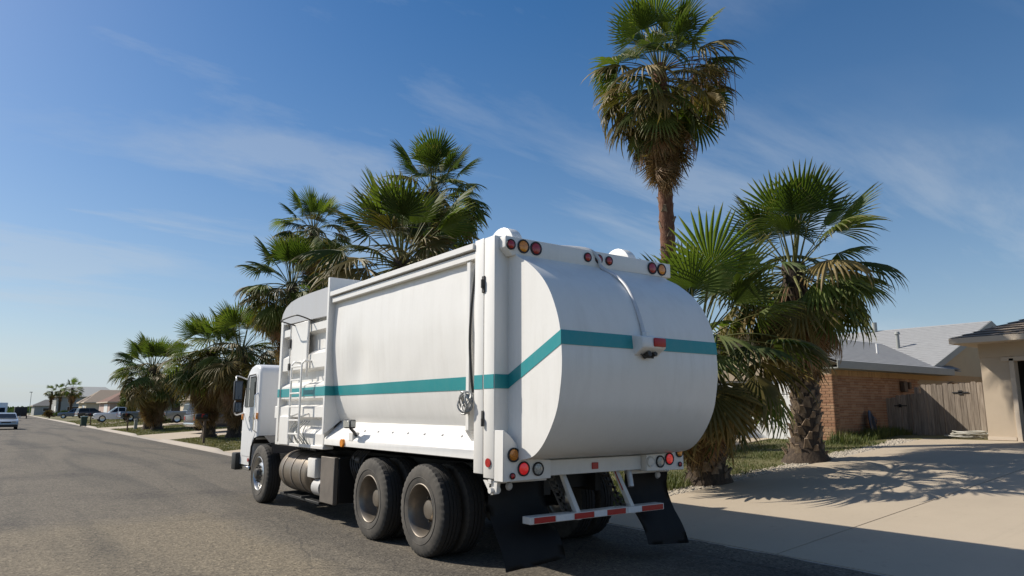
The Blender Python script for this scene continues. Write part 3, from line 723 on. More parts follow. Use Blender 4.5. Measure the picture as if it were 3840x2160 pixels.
# dark blue board leaning against the brick wall
mb = MB()
T = bmesh.new(); bmesh.ops.create_icosphere(T, subdivisions=3, radius=1)
M = Matrix.Translation((19.72, 10.16, 1.30)) @ Matrix.Rotation(R(12), 4, 'Y') @ Matrix.Rotation(R(-16), 4, 'X') @ Matrix.Diagonal((.17, .05, .40, 1))
mb.merge(T, M); mb.tube([(19.66, 10.10, 1.5), (19.68, 10.03, 1.42), (19.70, 10.05, 1.30)], .012)
tag(obj('boogie_board', mb.mesh('boogie_board', 'board_blue')), 'dark blue rounded board leaning on the brick wall', 'board')
mb = MB(); rnd = random.Random(5)
for k in range(9):
    r0 = rnd.uniform(.24, .42); c = Vector((19.75 + rnd.uniform(-.05, .05), 7.78 + rnd.uniform(-.08, .08), 1.02 + k * .016)); pts = []
    for i in range(33):
        a = i / 32 * 2 * math.pi; pts.append(c + Vector((math.cos(a) * r0 * .8, math.sin(a) * r0 * 1.25, .012 * math.sin(3 * a + k))))
    mb.tube(pts, .014, 6, cap=False)
mb.tube(catmull([(19.7, 7.4, 1.05), (19.75, 7.3, 1.2), (20.4, 7.25, 1.45), (20.8, 7.3, 1.7)], 5), .014, 6)
tag(obj('garden_hose', mb.mesh('garden_hose', 'hose_pale')), 'pale coiled garden hose on the driveway by the fence', 'hose')

# ---- houses further up the street
def far_house(name, label, x0, x1, y0, y1, zb, eave, ridge, wallm, roofm, ridge_axis='Y', hip=0.0, doors=(), wins=(), over=.5):
    H = thing(name, label, 'house', (x0, y0, zb), group='houses further up the street')
    part('wall', MB().box((x0, y0, zb - .6), (x1, y1, eave)), wallm, H)
    mb = MB(); bm = mb.bm; T = lambda *p: Vector(p)
    a0, a1, b0, b1 = x0 - over, x1 + over, y0 - over, y1 + over
    if ridge_axis == 'Y':
        r = (T((a0 + a1) / 2, b0 + hip, ridge), T((a0 + a1) / 2, b1 - hip, ridge))
        c = [T(a0, b0, eave), T(a1, b0, eave), T(a1, b1, eave), T(a0, b1, eave)]
        fs = [(0, 1, 4), (1, 2, 5, 4), (2, 3, 5), (3, 0, 4, 5)]
    else:
        r = (T(a0 + hip, (b0 + b1) / 2, ridge), T(a1 - hip, (b0 + b1) / 2, ridge))
        c = [T(a0, b0, eave), T(a1, b0, eave), T(a1, b1, eave), T(a0, b1, eave)]
        fs = [(3, 0, 4), (0, 1, 5, 4), (1, 2, 5), (2, 3, 4, 5)]
    v = [bm.verts.new(p) for p in (*c, *r)]
    for f in fs: bm.faces.new([v[i] for i in f])
    bm.faces.new([v[3], v[2], v[1], v[0]])
    part('roof', mb, roofm, H, 10)
    part('fascia', MB().box((a0 - .03, b0 - .03, eave - .2), (a0 + .02, b1 + .03, eave - .004)).box((a0 + .03, b0 - .03, eave - .2), (a1, b0 + .02, eave - .004)), 'trim_tan', H)
    for (ya, yb, za, zt) in doors:
        part('garage_door', MB().box((x0 - .05, ya, za), (x0 - .01, yb, zt), .01), 'white_door', H)
    for (fc, a, b_, za, zt) in wins:
        if fc == 'x': 
            w_ = part('window', MB().box((x0 - .04, a, za), (x0 - .01, b_, zt)), 'white_door', H); part('pane', MB().box((x0 - .06, a + .08, za + .08), (x0 - .045, b_ - .08, zt - .08)), 'glass_dark', w_)
        else:
            w_ = part('window', MB().box((a, y0 - .04, za), (b_, y0 - .01, zt)), 'white_door', H); part('pane', MB().box((a + .08, y0 - .06, za + .08), (b_ - .08, y0 - .045, zt - .08)), 'glass_dark', w_)
    return H
# pink house with two white garage doors behind the palm pair
far_house('bungalow', 'pinkish bungalow with two white garage doors behind the palm pair', 22.0, 32, 66.5, 82, .7, 3.1, 5.1, 'house_pink', 'shingle_brown', 'Y', 3.0, [(67.2, 70.2, .72, 2.95), (71.6, 74.6, .72, 2.95)], [('x', 76, 78, 1.5, 2.6)])
far_house('bungalow', 'cream bungalow behind the leftmost large palms', 20.5, 31, 86.5, 100, .7, 3.1, 4.9, 'house_cream', 'shingle_brown', 'Y', 3.0, [(88, 92.6, .72, 2.9)], [('y', 22, 24, 1.5, 2.6), ('x', 95, 97, 1.5, 2.6)])
far_house('bungalow', 'low house with broad dark hip roof left of the palms', 21.5, 37, 124, 140, .7, 3.3, 6.6, 'house_cream', 'shingle_dark', 'X', 7.0, [(126, 131, .72, 2.9)], [('y', 24, 26, 1.5, 2.7), ('y', 30, 33, 1.5, 2.7)])
far_house('bungalow', 'house with reddish brown roof right of the far tall palm', 20, 34, 160, 176, .7, 3.4, 6.4, 'house_pink', 'shingle_red', 'X', 5.0, [(163, 168, .72, 2.9)], [('y', 23, 26, 1.5, 2.7)])
far_house('bungalow', 'brown roofed house just behind the far single palm', 19, 33, 190, 206, .7, 3.6, 6.6, 'house_cream', 'shingle_brown', 'X', 4.0, [(193, 198, .72, 2.9)], [('y', 22, 25, 1.5, 2.7)])
far_house('town_house', 'tall pale grey gabled house far up the street', 16.5, 32, 236, 254, .7, 5.6, 8.6, 'house_grey', 'house_grey', 'X', 3.5, [(238, 243, .72, 2.9)], [('y', 19, 21, 4.0, 5.2), ('y', 24, 26, 4.0, 5.2), ('y', 19, 22, 1.5, 2.8)])
far_house('bungalow', 'low dark roofed house near the end of the street', 14.5, 26, 300, 318, .6, 3.4, 5.6, 'house_grey', 'shingle_dark', 'X', 4.0, [], [('y', 17, 20, 1.4, 2.6)])

# ------------------------------------------------------------------ garbage truck (world coordinates, parts under one empty)
def truck():
    XC = 5.525
    TR = thing('garbage_truck', 'white garbage truck with a teal stripe and rounded tailgate, stopped at the kerb', 'truck', (XC, 9.6, 0))
    mx = lambda X: 2 * XC - X
    def both(fn):                        # build on the left, then mirrored on the right
        fn(lambda X: X, -1); fn(mx, 1)
    # chassis
    mb = MB()
    for X in (5.1, 5.87): mb.box((X, 6.35, .74), (X + .09, 14.9, 1.0))
    for Y in (6.5, 7.5, 8.2, 9.6, 11, 12.4, 13.6): mb.box((5.19, Y, .78), (5.87, Y + .1, .95))
    for Y in (7.54, 8.92): mb.cyl((4.5, Y, .52), (6.55, Y, .52), .09, n=14).ball((XC, Y, .54), .24, (1, .9, 1))
    mb.cyl((4.5, 13.62, .5), (6.55, 13.62, .5), .07, n=12).cyl((XC, 9, .6), (XC, 13, .75), .06, n=10)
    mb.box((4.95, 12.7, .45), (6.1, 14.2, 1.2)).box((4.7, 9.4, .5), (5.1, 10.1, .95))
    part('chassis_frame', mb, 'black_metal', TR)
    # body side panels, slightly dished and dented
    prof = catmull([(4.28, 3.32), (4.265, 3.23), (4.25, 2.76), (4.258, 2.46), (4.285, 2.15), (4.32, 1.86), (4.38, 1.62), (4.45, 1.49)], 5)
    def side(fx, s):
        mb = MB(); rows = []
        for i in range(61):
            Y = lerp(6.4, 10.46, i / 60); row = []
            for p in prof:
                z = p[1]; d = .006 * noise.noise(Vector((Y * 1.3, z * 1.3, s * 5))) + .003 * noise.noise(Vector((Y * 3.1, z * 3.1, s * 3)))
                d += .045 * math.exp(-((Y - 9.55) / .33) ** 2 - ((z - 2.32) / .42) ** 2)          # dent beside the bulkhead
                row.append(Vector((fx(p[0] + d), Y, z)))
            rows.append(row)
        mb.grid(rows)
        pn = part('side_panel', mb, 'white_paint', TR)
        mb = MB(); rows = []
        for i in range(61):
            Y = lerp(6.4, 10.455, i / 60); row = []
            for k in range(4):
                z = lerp(1.885, 2.03, k / 3); x = None
                for a, b in zip(prof, prof[1:]):
                    if a[1] >= z >= b[1]: x = lerp(a[0], b[0], (a[1] - z) / max(1e-6, a[1] - b[1]))
                d = .006 * noise.noise(Vector((Y * 1.3, z * 1.3, s * 5))) + .003 * noise.noise(Vector((Y * 3.1, z * 3.1, s * 3))) + .045 * math.exp(-((Y - 9.55) / .33) ** 2 - ((z - 2.32) / .42) ** 2)
                row.append(Vector((fx(x + d - .005), Y, z)))
            rows.append(row)
        mb.grid(rows); part('stripe', mb, 'teal_paint', pn)
        a = lambda p: [(fx(x), z) for x, z in p]
        sill = part('sill', MB().prism(a([(4.46, 1.50), (4.215, 1.262), (4.205, 1.25), (4.2, 1.155), (4.62, 1.155), (4.62, 1.50)]), 1, 6.36, 10.52, .006), 'white_paint', TR)
        for k in range(7):
            Y = 6.85 + k * .42
            c = Vector((fx(4.335), Y, 1.378)); n = Vector((s * .69, 0, .72)) if True else None
            part('bolt', MB().cyl(c, c + n * .012, .016, n=8), 'grey_paint', sill)
        part('top_rail', MB().box((fx(4.165), 6.4, 3.405), (fx(4.36), 10.44, 3.475), .005), 'white_paint', TR)
        part('top_rail', MB().box((fx(4.20), 6.4, 3.305), (fx(4.36), 10.44, 3.385), .005), 'white_paint', TR)
        part('side_post', MB().box((fx(4.215), 6.53, 1.45), (fx(4.36), 6.60, 3.304), .008).prism(a([(4.215, 1.45), (4.36, 1.45), (4.46, 1.5), (4.30, 1.33)]), 1, 6.53, 6.60), 'white_paint', TR)
        ps = part('rear_post', MB().box((fx(4.19), 6.225, 1.02), (fx(4.46), 6.395, 3.50), .008, 2), 'white_paint', TR)
        part('stripe', MB().box((fx(4.186), 6.233, 1.882), (fx(4.192), 6.387, 2.03)), 'teal_paint', ps)
        part('latch', MB().box((fx(4.175), 6.19, 2.9), (fx(4.2), 6.24, 3.08), .004).cyl((fx(4.17), 6.215, 2.95), (fx(4.17), 6.215, 3.04), .018, n=10), 'hub_dark', ps)
        part('latch', MB().box((fx(4.175), 6.2, 1.55), (fx(4.2), 6.235, 1.66), .004).cyl((fx(4.17), 6.2, 1.5), (fx(4.17), 6.2, 1.58), .016, n=10), 'hub_dark', ps)
        part('hose', MB().tube(catmull([(fx(4.24), 6.46, 3.2), (fx(4.20), 6.47, 2.8), (fx(4.195), 6.49, 2.4), (fx(4.20), 6.46, 2.0), (fx(4.22), 6.45, 1.85)], 6), .016), 'hose_black', TR)
    both(side)
    part('roof', MB().box((4.30, 6.4, 3.35), (mx(4.30), 10.45, 3.44), .01), 'white_paint', TR)
    part('body_floor', MB().box((4.63, 6.36, 1.10), (mx(4.63), 12.7, 1.18)), 'black_metal', TR)
    # bulkhead flange
    bf = part('bulkhead', MB().prism([(4.16, 1.30), (4.45, 1.52), (mx(4.45), 1.52), (mx(4.16), 1.30), (mx(4.16), 3.71), (4.16, 3.71)], 1, 10.46, 10.53, .006), 'white_paint', TR)
    for X in (4.156, mx(4.162)): part('stripe', MB().box((X, 10.464, 1.885), (X + .006, 10.526, 2.03)), 'teal_paint', bf)
    part('stripe', MB().box((4.158, 10.454, 1.885), (4.34, 10.461, 2.03)), 'teal_paint', bf)
    # work lamp, marker, coil of cable
    wl = part('work_lamp', MB().box((4.06, 9.26, 1.42), (4.15, 9.5, 1.54), .02, 2).tube([(4.12, 9.38, 1.42), (4.2, 9.42, 1.36), (4.26, 9.5, 1.31)], .02), 'plastic_dark', TR)
    part('lens', MB().box((4.052, 9.28, 1.435), (4.06, 9.48, 1.525), .003), 'lens_white', wl)
    part('lens', MB().box((4.07, 9.252, 1.44), (4.14, 9.261, 1.525), .003), 'lens_white', wl)
    part('bracket', MB().box((4.2, 9.48, 1.24), (4.30, 9.62, 1.36), .006), 'white_paint', wl)
    mk = part('side_marker', MB().cyl((4.205, 9.8, 1.205), (4.17, 9.8, 1.205), .06, .055, 20), 'lens_amber', TR)
    mb = MB(); rnd = random.Random(4)
    for k in range(6):
        pts = []; c = Vector((4.17 + rnd.uniform(-.04, .03), 6.50 + rnd.uniform(-.03, .03), 1.74)); ra, rb = rnd.uniform(.06, .09), rnd.uniform(.09, .13); tl = rnd.uniform(-.4, .4)
        for i in range(25):
            a = i / 24 * 2 * math.pi; y = math.cos(a) * ra; z = math.sin(a) * rb
            pts.append(c + Vector((.03 * math.sin(2 * a + k), y * math.cos(tl) - z * math.sin(tl), y * math.sin(tl) + z * math.cos(tl))))
        mb.tube(pts, .010, 6, cap=False)
    part('cable_coil', mb, 'cable_grey', TR)

    # ---------------- hopper section ahead of the bulkhead
    XO, XI = 4.215, 4.315
    zs = [(3.20, XI), (3.10, XI), (3.06, XO), (2.94, XO), (2.90, XI), (2.64, XI), (2.56, XO), (2.34, XO), (2.30, XI), (2.13, XI), (2.06, XO), (1.86, XO), (1.82, XI), (1.76, XI), (1.72, XO), (1.56, XO), (1.52, XI), (1.40, XI), (1.30, XO + .02), (1.12, XO + .02)]
    def hop(fx, s):
        mb = MB(); mb.grid([[Vector((fx(x), Y, z)) for z, x in zs] for Y in (10.53, 11.2, 11.9, 12.62)])
        w_ = part('hopper_wall', mb, 'white_paint', TR, 20)
        part('stripe', MB().box((fx(XO - .006), 10.54, 1.89), (fx(XO - .001), 12.615, 2.03)), 'teal_paint', w_)
        ps = part('front_post', MB().box((fx(4.19), 12.62, 1.08), (fx(4.40), 12.73, 3.22), .008), 'white_paint', TR)
        part('stripe', MB().box((fx(4.185), 12.624, 1.89), (fx(4.191), 12.726, 2.03)), 'teal_paint', ps)
        part('hopper_trim', MB().box((fx(4.19), 10.531, 1.08), (fx(4.36), 12.615, 1.13), .006).box((fx(4.2), 10.531, 1.131), (fx(4.36), 10.60, 3.15), .004), 'white_paint', TR)
    both(hop)
    part('hopper_front', MB().box((4.40, 12.60, 1.1), (mx(4.40), 12.70, 3.22)), 'white_paint', TR)
    hp = [(10.53, 3.58), (11.4, 3.585), (11.95, 3.575), (12.3, 3.54), (12.55, 3.47), (12.70, 3.37), (12.76, 3.26), (12.765, 3.19), (12.70, 3.17), (10.535, 3.12)]
    T = MB().prism(hp, 0, 4.20, mx(4.20))
    bmesh.ops.bevel(T.bm, geom=[e for e in T.bm.edges if abs(e.verts[0].co.x - e.verts[1].co.x) < .01 and min(v.co.z for v in e.verts) > 3.2 and len(e.link_faces) == 2 and e.calc_face_angle(0) > 1.2], offset=.10, segments=5, affect='EDGES', profile=.5)
    part('hopper_hood', T, 'grey_paint', TR, 50)
    dr = part('hopper_door', MB().box((4.195, 11.38, 2.33), (4.225, 12.18, 3.13), .008), 'white_paint', TR)
    part('door_frame', MB().tube([(4.19, 11.34, 3.14), (4.18, 11.33, 2.7), (4.185, 11.34, 2.2)], .022).tube([(4.19, 12.2, 3.14), (4.19, 12.2, 2.25)], .012), 'white_paint', dr)
    part('hinge', MB().box((4.17, 12.16, 2.72), (4.2, 12.24, 2.88), .004), 'hub_dark', dr); part('hinge', MB().box((4.17, 12.16, 2.34), (4.2, 12.23, 2.46), .004), 'hub_dark', dr)
    part('grab_bar', MB().tube(catmull([(4.2, 11.28, 3.12), (4.02, 11.26, 3.17), (3.93, 11.32, 3.18), (3.93, 11.95, 3.16), (4.02, 12.02, 3.14), (4.2, 12.02, 3.10)], 4), .012), 'hub_dark', TR)
    part('vent_opening', MB().box((4.30, 12.22, 2.96), (4.34, 12.60, 3.165)).box((4.31, 12.5, 2.76), (4.34, 12.60, 2.96)), 'box_black', TR)
    ld = None
    mb = MB()
    for Y in (11.23, 11.69): mb.tube([(4.06, Y, 1.22), (4.06, Y, 2.40), (4.10, Y, 2.45), (4.21, Y, 2.45)], .019)
    for Y in (11.23, 11.69): mb.tube([(4.06, Y, 1.56), (4.23, Y, 1.62)], .014)
    ld = part('ladder', mb, 'white_paint', TR)
    for k in range(6):
        z = 1.28 + k * .215; part('rung', MB().box((4.045, 11.24, z), (4.085, 11.68, z + .026), .004), 'white_paint', ld)
    part('valve_cabinet', MB().box((4.17, 12.02, 1.09), (4.33, 12.50, 1.57), .012), 'white_paint', TR)
    mb = MB(); rnd = random.Random(9)
    for k in range(7):
        y = 11.2 + k * .1; mb.tube(catmull([(4.22, y, 1.5), (4.12, y + rnd.uniform(-.1, .1), 1.35), (4.16, y + rnd.uniform(-.1, .1), 1.2), (4.3, y, 1.05)], 4), rnd.uniform(.006, .011), 6)
    part('valve_hoses', mb, 'trim_grey', TR)
    part('front_box', MB().box((4.22, 12.80, 1.52), (4.3, 12.93, 1.74), .01), 'white_paint', TR)

    # ---------------- tailgate
    pf = catmull([(6.1, 3.40), (5.97, 3.335), (5.84, 3.25), (5.67, 3.155), (5.46, 2.985), (5.31, 2.79), (5.2, 2.53), (5.165, 2.29), (5.16, 2.08), (5.19, 1.87), (5.25, 1.65), (5.38, 1.43), (5.54, 1.265), (5.72, 1.19), (6.1, 1.15)], 5)
    XT0, XT1 = 4.37, mx(4.37)
    mb = MB(); rows = []
    for i in range(25):
        X = lerp(XT0, XT1, i / 24)
        rows.append([Vector((X, p[0] + .004 * noise.noise(Vector((X * 2, p[0] * 2, p[1] * 2))), p[1])) for p in pf])
    mb.grid(rows)
    bm = mb.bm
    bm.verts.ensure_lookup_table(); n = len(pf)
    VL = list(bm.verts)
    def cap(idx, X, s):            # side wall as strips towards the hinge line
        for i in range(n - 1):
            a, b = VL[idx + i], VL[idx + i + 1]
            c, d = bm.verts.new((X, 6.1, b.co.z)), bm.verts.new((X, 6.1, a.co.z))
            bm.faces.new((a, b, c, d))
    cap(0, XT0, -1); bm.verts.ensure_lookup_table(); cap(24 * n, XT1, 1)
    bmesh.ops.remove_doubles(bm, verts=bm.verts[:], dist=.0005)
    tg = part('tailgate', mb, 'white_paint', TR, 32)
    def yat(z):
        for a, b in zip(pf[8:], pf[9:]):
            if a[1] >= z >= b[1]: return lerp(a[0], b[0], (a[1] - z) / max(1e-6, a[1] - b[1]))
        return 5.2
    for (xa, xb) in ((XT0 - .004, 5.33), (5.70, XT1 + .003)):
        mb = MB(); mb.grid([[Vector((lerp(xa, xb, i / 10), yat(z) - .007, z)) for z in (2.285, 2.32, 2.36, 2.40, 2.425)] for i in range(11)])
        part('stripe', mb, 'teal_paint', tg)
    for X in (XT0 - .004, XT1 + .004):
        mb = MB(); m_ = 14
        lo = [(6.03, 1.885), (6.015, 1.885)]; rows = []
        for i in range(m_ + 1):
            t = i / m_; y = lerp(6.018, yat(2.35) - .006, t); rows.append([Vector((X, y, lerp(1.885, 2.285, t))), Vector((X, y, lerp(2.03, 2.425, t)))])
        mb.grid(rows); part('stripe', mb, 'teal_paint', tg)
    # frame round the tailgate
    fr = part('tailgate_frame', MB().box((4.19, 6.02, .985), (4.385, 6.21, 3.495), .008, 2).box((mx(4.385), 6.02, .985), (mx(4.19), 6.21, 3.495), .008, 2).box((4.386, 6.04, 3.36), (mx(4.386), 6.2, 3.49), .006).box((4.386, 6.03, 1.0), (mx(4.386), 6.2, 1.16), .006), 'white_paint', TR)
    part('seam', MB().box((4.21, 6.205, 1.03), (4.40, 6.23, 3.47)), 'seam_dark', fr)
    for X, d in ((4.186, .0), (mx(4.192), .0)): part('stripe', MB().box((X, 6.026, 1.885), (X + .006, 6.204, 2.03)), 'teal_paint', fr)
    part('stripe', MB().box((4.195, 6.013, 1.885), (4.371, 6.0195, 2.03)), 'teal_paint', fr)
    # lamp bar on top
    lb = part('lamp_bar', MB().prism([(4.245, 3.475), (4.245, 3.355), (4.33, 3.275), (6.80, 3.30), (6.80, 3.475)], 1, 5.90, 6.018, .008, 2), 'white_paint', TR)
    def lamp(parent, c, r, lensm, d=-1, rim='plastic_dark', name='lamp'):
        X, Y, z = c
        l = part(name, MB().lathe([(0, r * 1.0), (-.014, r * 1.0), (-.018, r * .94), (-.012, r * .8), (0, r * .8)], (X, Y, z), 'Y', 24, closed=False), rim, parent)
        mb = MB().lathe([(-.006, r * .82), (-.014, r * .74), (-.019, r * .45), (-.021, .001)], (X, Y, z), 'Y', 20)
        part('lens', mb, lensm, l)
        return l
    for X, r, m_ in ((4.31, .058, 'lens_red'), (4.475, .076, 'lens_amber'), (4.645, .076, 'lens_red'), (5.395, .055, 'lens_red'), (5.57, .055, 'lens_red'), (5.73, .055, 'lens_red'), (6.46, .076, 'lens_red'), (6.63, .076, 'lens_amber')):
        lamp(lb, (X, 5.898, 3.385), r, m_)
    part('gusset', MB().prism([(5.9, 3.30), (6.02, 3.30), (5.98, 3.06)], 0, 4.386, 4.40).prism([(5.9, 3.30), (6.02, 3.30), (5.98, 3.06)], 0, 6.64, 6.655), 'white_paint', fr)
    # hinge lugs on the roof
    for X in (4.62, mx(4.62)):
        part('hinge_lug', MB().prism([(6.42 + .25 * math.cos(a), 3.47 + .24 * math.sin(a)) for a in [R(180 * i / 16) for i in range(17)]], 0, X - .07, X + .07, .012, 2), 'white_paint', TR)
    # conduit to the rear camera
    part('conduit', MB().tube(catmull([(4.95, 6.55, 3.50), (5.12, 6.3, 3.54), (5.34, 6.1, 3.53), (5.47, 5.93, 3.48), (5.545, 5.87, 3.38), (5.57, 5.85, 3.28), (5.57, 5.62, 3.14), (5.55, 5.43, 2.98), (5.51, 5.27, 2.74), (5.495, 5.185, 2.55), (5.49, 5.15, 2.42)], 6), .021, 10), 'pipe_white', TR)
    cm = part('camera_housing', MB().prism([(5.19, 2.435), (5.04, 2.41), (5.03, 2.30), (5.07, 2.275), (5.19, 2.20)], 0, 5.345, 5.69, .008).box((5.47, 5.1, 2.42), (5.52, 5.16, 2.47), .004), 'white_paint', tg)
    part('lamp', MB().box((5.50, 5.018, 2.31), (5.675, 5.034, 2.40), .012, 2), 'reflector_red', cm)
    part('camera', MB().cyl((5.47, 5.06, 2.24), (5.47, 5.14, 2.215), .03, n=12).cyl((5.56, 5.06, 2.24), (5.56, 5.14, 2.225), .024, n=12).tube([(5.4, 5.12, 2.23), (5.47, 5.09, 2.2), (5.56, 5.1, 2.2), (5.6, 5.14, 2.24)], .008), 'hub_dark', cm)
    # light housings and bumper
    lh = part('lamp_housing', MB().prism([(4.19, .965), (4.80, .975), (4.80, 1.16), (4.44, 1.19), (4.36, 1.33), (4.27, 1.42), (4.195, 1.47)], 1, 5.86, 6.018, .006), 'white_paint', TR)
    rh = part('lamp_housing', MB().prism([(6.22, .975), (6.86, .965), (6.86, 1.22), (6.60, 1.17), (6.22, 1.16)], 1, 5.86, 6.018, .006), 'white_paint', TR)
    part('rear_bumper', MB().box((4.805, 5.94, .99), (6.215, 6.028, 1.15), .006), 'white_paint', TR)
    lamp(lh, (4.315, 5.858, 1.225), .072, 'lens_dull_amber', name='turn_signal'); lamp(lh, (4.44, 5.858, 1.085), .074, 'lens_red_lit', name='brake_lamp')
    lamp(lh, (4.625, 5.858, 1.075), .07, 'lens_white', name='reversing_lamp'); lamp(lh, (4.30, 5.858, 1.02), .032, 'lens_red', name='marker_lamp')
    lamp(rh, (6.25 + .03, 5.858, 1.08), .06, 'white_paint', rim='white_paint', name='reversing_lamp'); lamp(rh, (6.44, 5.858, 1.075), .07, 'lens_white', name='reversing_lamp')
    lamp(rh, (6.60, 5.858, 1.10), .072, 'lens_red_lit', name='brake_lamp'); lamp(rh, (6.78, 5.858, 1.03), .03, 'lens_red', name='marker_lamp'); lamp(rh, (6.78, 5.858, 1.17), .06, 'lens_amber', name='turn_signal')
    part('reflector', MB().box((5.44, 5.925, 1.03), (5.53, 5.94, 1.10), .003), 'reflector_red', TR)
    part('reflector', MB().cyl((4.185, 6.11, 1.14), (4.175, 6.11, 1.14), .045, n=18), 'lens_red', TR)
    part('hitch_bracket', MB().prism([(6.0, .96), (6.25, .96), (6.12, .82), (6.02, .84)], 0, 4.22, 4.26).cyl((4.18, 6.08, .87), (4.3, 6.08, .87), .03, n=12), 'white_paint', TR)
    # mud flaps
    for fx in (lambda X: X, mx):
        mb = MB(); rows = []
        for i in range(17):
            t = i / 16; z = lerp(.955, .13, t); Y = 6.10 - .14 * t + .05 * math.sin(t * 6.3) - .22 * max(0, t - .55) ** 1.2 * 2
            rows.append([Vector((fx(lerp(4.20, 4.92, u)), Y + .03 * math.sin(u * 3.1 + t * 2) + .02 * u, z + (.06 * u * t))) for u in [k / 8 for k in range(9)]])
        T = MB().grid(rows); r = bmesh.ops.solidify(T.bm, geom=T.bm.faces[:], thickness=.012)
        fl = part('mud_flap', T, 'mudflap_rubber', TR, 60)
        part('flap_bolt', MB().cyl((fx(4.42), 6.075, .90), (fx(4.42), 6.055, .90), .045, .03, 14), 'grey_paint', fl)
        part('flap_hanger', MB().box((fx(4.2), 6.08, .93), (fx(4.92), 6.14, .975), .005), 'white_paint', TR)
    # underride bar
    ub = part('underride_bar', MB().box((4.48, 5.80, .545), (6.42, 5.93, .615), .004), 'white_paint', TR)
    segs = [(4.53, 4.80, 1), (4.81, 5.03, 0), (5.06, 5.33, 1), (5.335, 5.52, 0), (5.525, 5.80, 1), (5.84, 6.05, 0), (6.06, 6.40, 1)]
    for a, b, k in segs: part('reflective_tape', MB().box((a, 5.794, .552), (b, 5.799, .608)), 'reflector_red' if k else 'reflector_white', ub)
    for X in (5.13, 5.93):
        st = part('strut', MB().prism([(6.10, .99), (6.05, .99), (5.80, .60), (5.80, .54), (5.84, .54)], 0, X - .028, X + .028, .003), 'white_paint', TR)
        mb = MB()
        for yy0 in (0.0, .14): mb.prism([(6.30 - yy0 * .9, 1.0), (6.27 - yy0 * .9, 1.0), (5.97 - yy0 * .5, .60), (6.0 - yy0 * .5, .60)], 0, X - .07, X - .058)
        for k in range(7):
            z = lerp(.98, .63, k / 6); y = lerp(6.29, 5.99, k / 6); mb.box((X - .07, y - .13, z - .012), (X - .058, y - .01, z + .012))
        part('brace_plate', mb, 'dark_fender', st)
        if X > 5.5: part('reflective_tape', MB().prism([(6.062, .975), (6.045, .975), (5.925, .78), (5.942, .78)], 0, X - .030, X + .030), 'reflector_red', st)
    part('pipe', MB().cyl((6.12, 6.06, 1.02), (6.10, 6.0, .80), .035, n=12), 'pipe_white', TR)

    # ---------------- wheels
    def tyre_mesh():
        n = 120; W2 = .14
        prof = [(-W2 + .015, .292), (-W2, .33), (-W2 - .006, .40), (-W2 + .002, .455), (-W2 + .012, .49), (-W2 + .028, .512), (-W2 + .05, .52), (-.055, .522), (-.052, .508), (-.042, .508), (-.039, .522), (-.006, .523), (-.004, .508), (.006, .508), (.008, .523),
                (.039, .522), (.042, .508), (.052, .508), (.055, .522), (W2 - .05, .52), (W2 - .028, .512), (W2 - .012, .49), (W2 - .002, .455), (W2 + .006, .40), (W2, .33), (W2 - .015, .292)]
        def mod(j, k, r):
            if r > .485 and (k % 3 == 0) and (j in (4, 5, 6, 19, 20, 21)): return r - .012
            return r
        mb = MB().lathe(prof, (0, 0, 0), 'X', n, mod=mod)
        for f in mb.bm.faces:
            c = f.calc_center_median(); f.material_index = 1 if math.hypot(c.y, c.z) > .500 and abs(c.x) < .115 else 0
        # raised rings and lettering-like ridge on the sidewall
        mb.lathe([(-W2 - .004, .372), (-W2 - .010, .376), (-W2 - .004, .381)], (0, 0, 0), 'X', 64)
        return mb.mesh('tyre', ['tyre_rubber', 'tyre_tread'], 30)
    TM = tyre_mesh()
    # deep dish rear wheel (opening towards -x) and convex front wheel
    mb = MB().lathe([(-.132, .305), (-.137, .296), (-.125, .285), (-.05, .272), (.05, .255), (.09, .235), (.098, .19), (.09, .15), (.075, .13), (.07, .001)], (0, 0, 0), 'X', 48); DR = mb.mesh('rim', 'rim_dusty', 40)
    mb = MB().lathe([(.07, .125), (.0, .118), (-.03, .105), (-.04, .06), (-.04, .001)], (0, 0, 0), 'X', 24)
    for k in range(10):
        a = 2 * math.pi * k / 10; c = Vector((.085, .165 * math.cos(a), .165 * math.sin(a))); mb.cyl(c, c + Vector((-.06, 0, 0)), .018, .014, 6)
    HR = mb.mesh('hub', 'rim_dusty', 40)
    mb = MB().lathe([(-.132, .305), (-.137, .296), (-.12, .284), (-.07, .272), (-.055, .25), (-.075, .215), (-.105, .175), (-.115, .15), (-.115, .10)], (0, 0, 0), 'X', 60); FR = mb.mesh('rim', 'rim_bright', 40)
    mb = MB().lathe([(-.10, .115), (-.16, .10), (-.19, .085), (-.20, .05), (-.20, .001)], (0, 0, 0), 'X', 24)
    for k in range(10):
        a = 2 * math.pi * k / 10; c = Vector((-.11, .14 * math.cos(a), .14 * math.sin(a))); mb.cyl(c, c + Vector((-.045, 0, 0)), .017, .013, 6)
    HF = mb.mesh('hub', 'hub_dark', 40)
    mb = MB()
    for k in range(10):
        a = 2 * math.pi * (k + .5) / 10; c = Vector((-.084, .225 * math.cos(a), .225 * math.sin(a))); mb.cyl(c, c + Vector((-.006, 0, 0)), .027, .024, 12)
    HH = mb.mesh('hand_hole', 'box_black', 40)
    def wheel(X, Y, s, front, dish=True):
        base = world_off(TR)
        o = bpy.data.objects.new('wheel', None); col.objects.link(o); o.parent = TR; o.location = Vector((X, Y, .52)) - base
        rz = 0 if s < 0 else math.pi
        for nm, me in ([('tyre', TM), ('rim', FR), ('hub', HF), ('hand_hole', HH)] if front else [('tyre', TM), ('rim', DR), ('hub', HR)] if dish else [('tyre', TM), ('rim', FR)]):
            c = obj(nm, me, o); c.rotation_euler = (random.random() * 6.28 if nm in ('tyre',) else .2, 0, 0)
            if rz: c.rotation_euler = (c.rotation_euler[0], 0, math.pi)
        return o
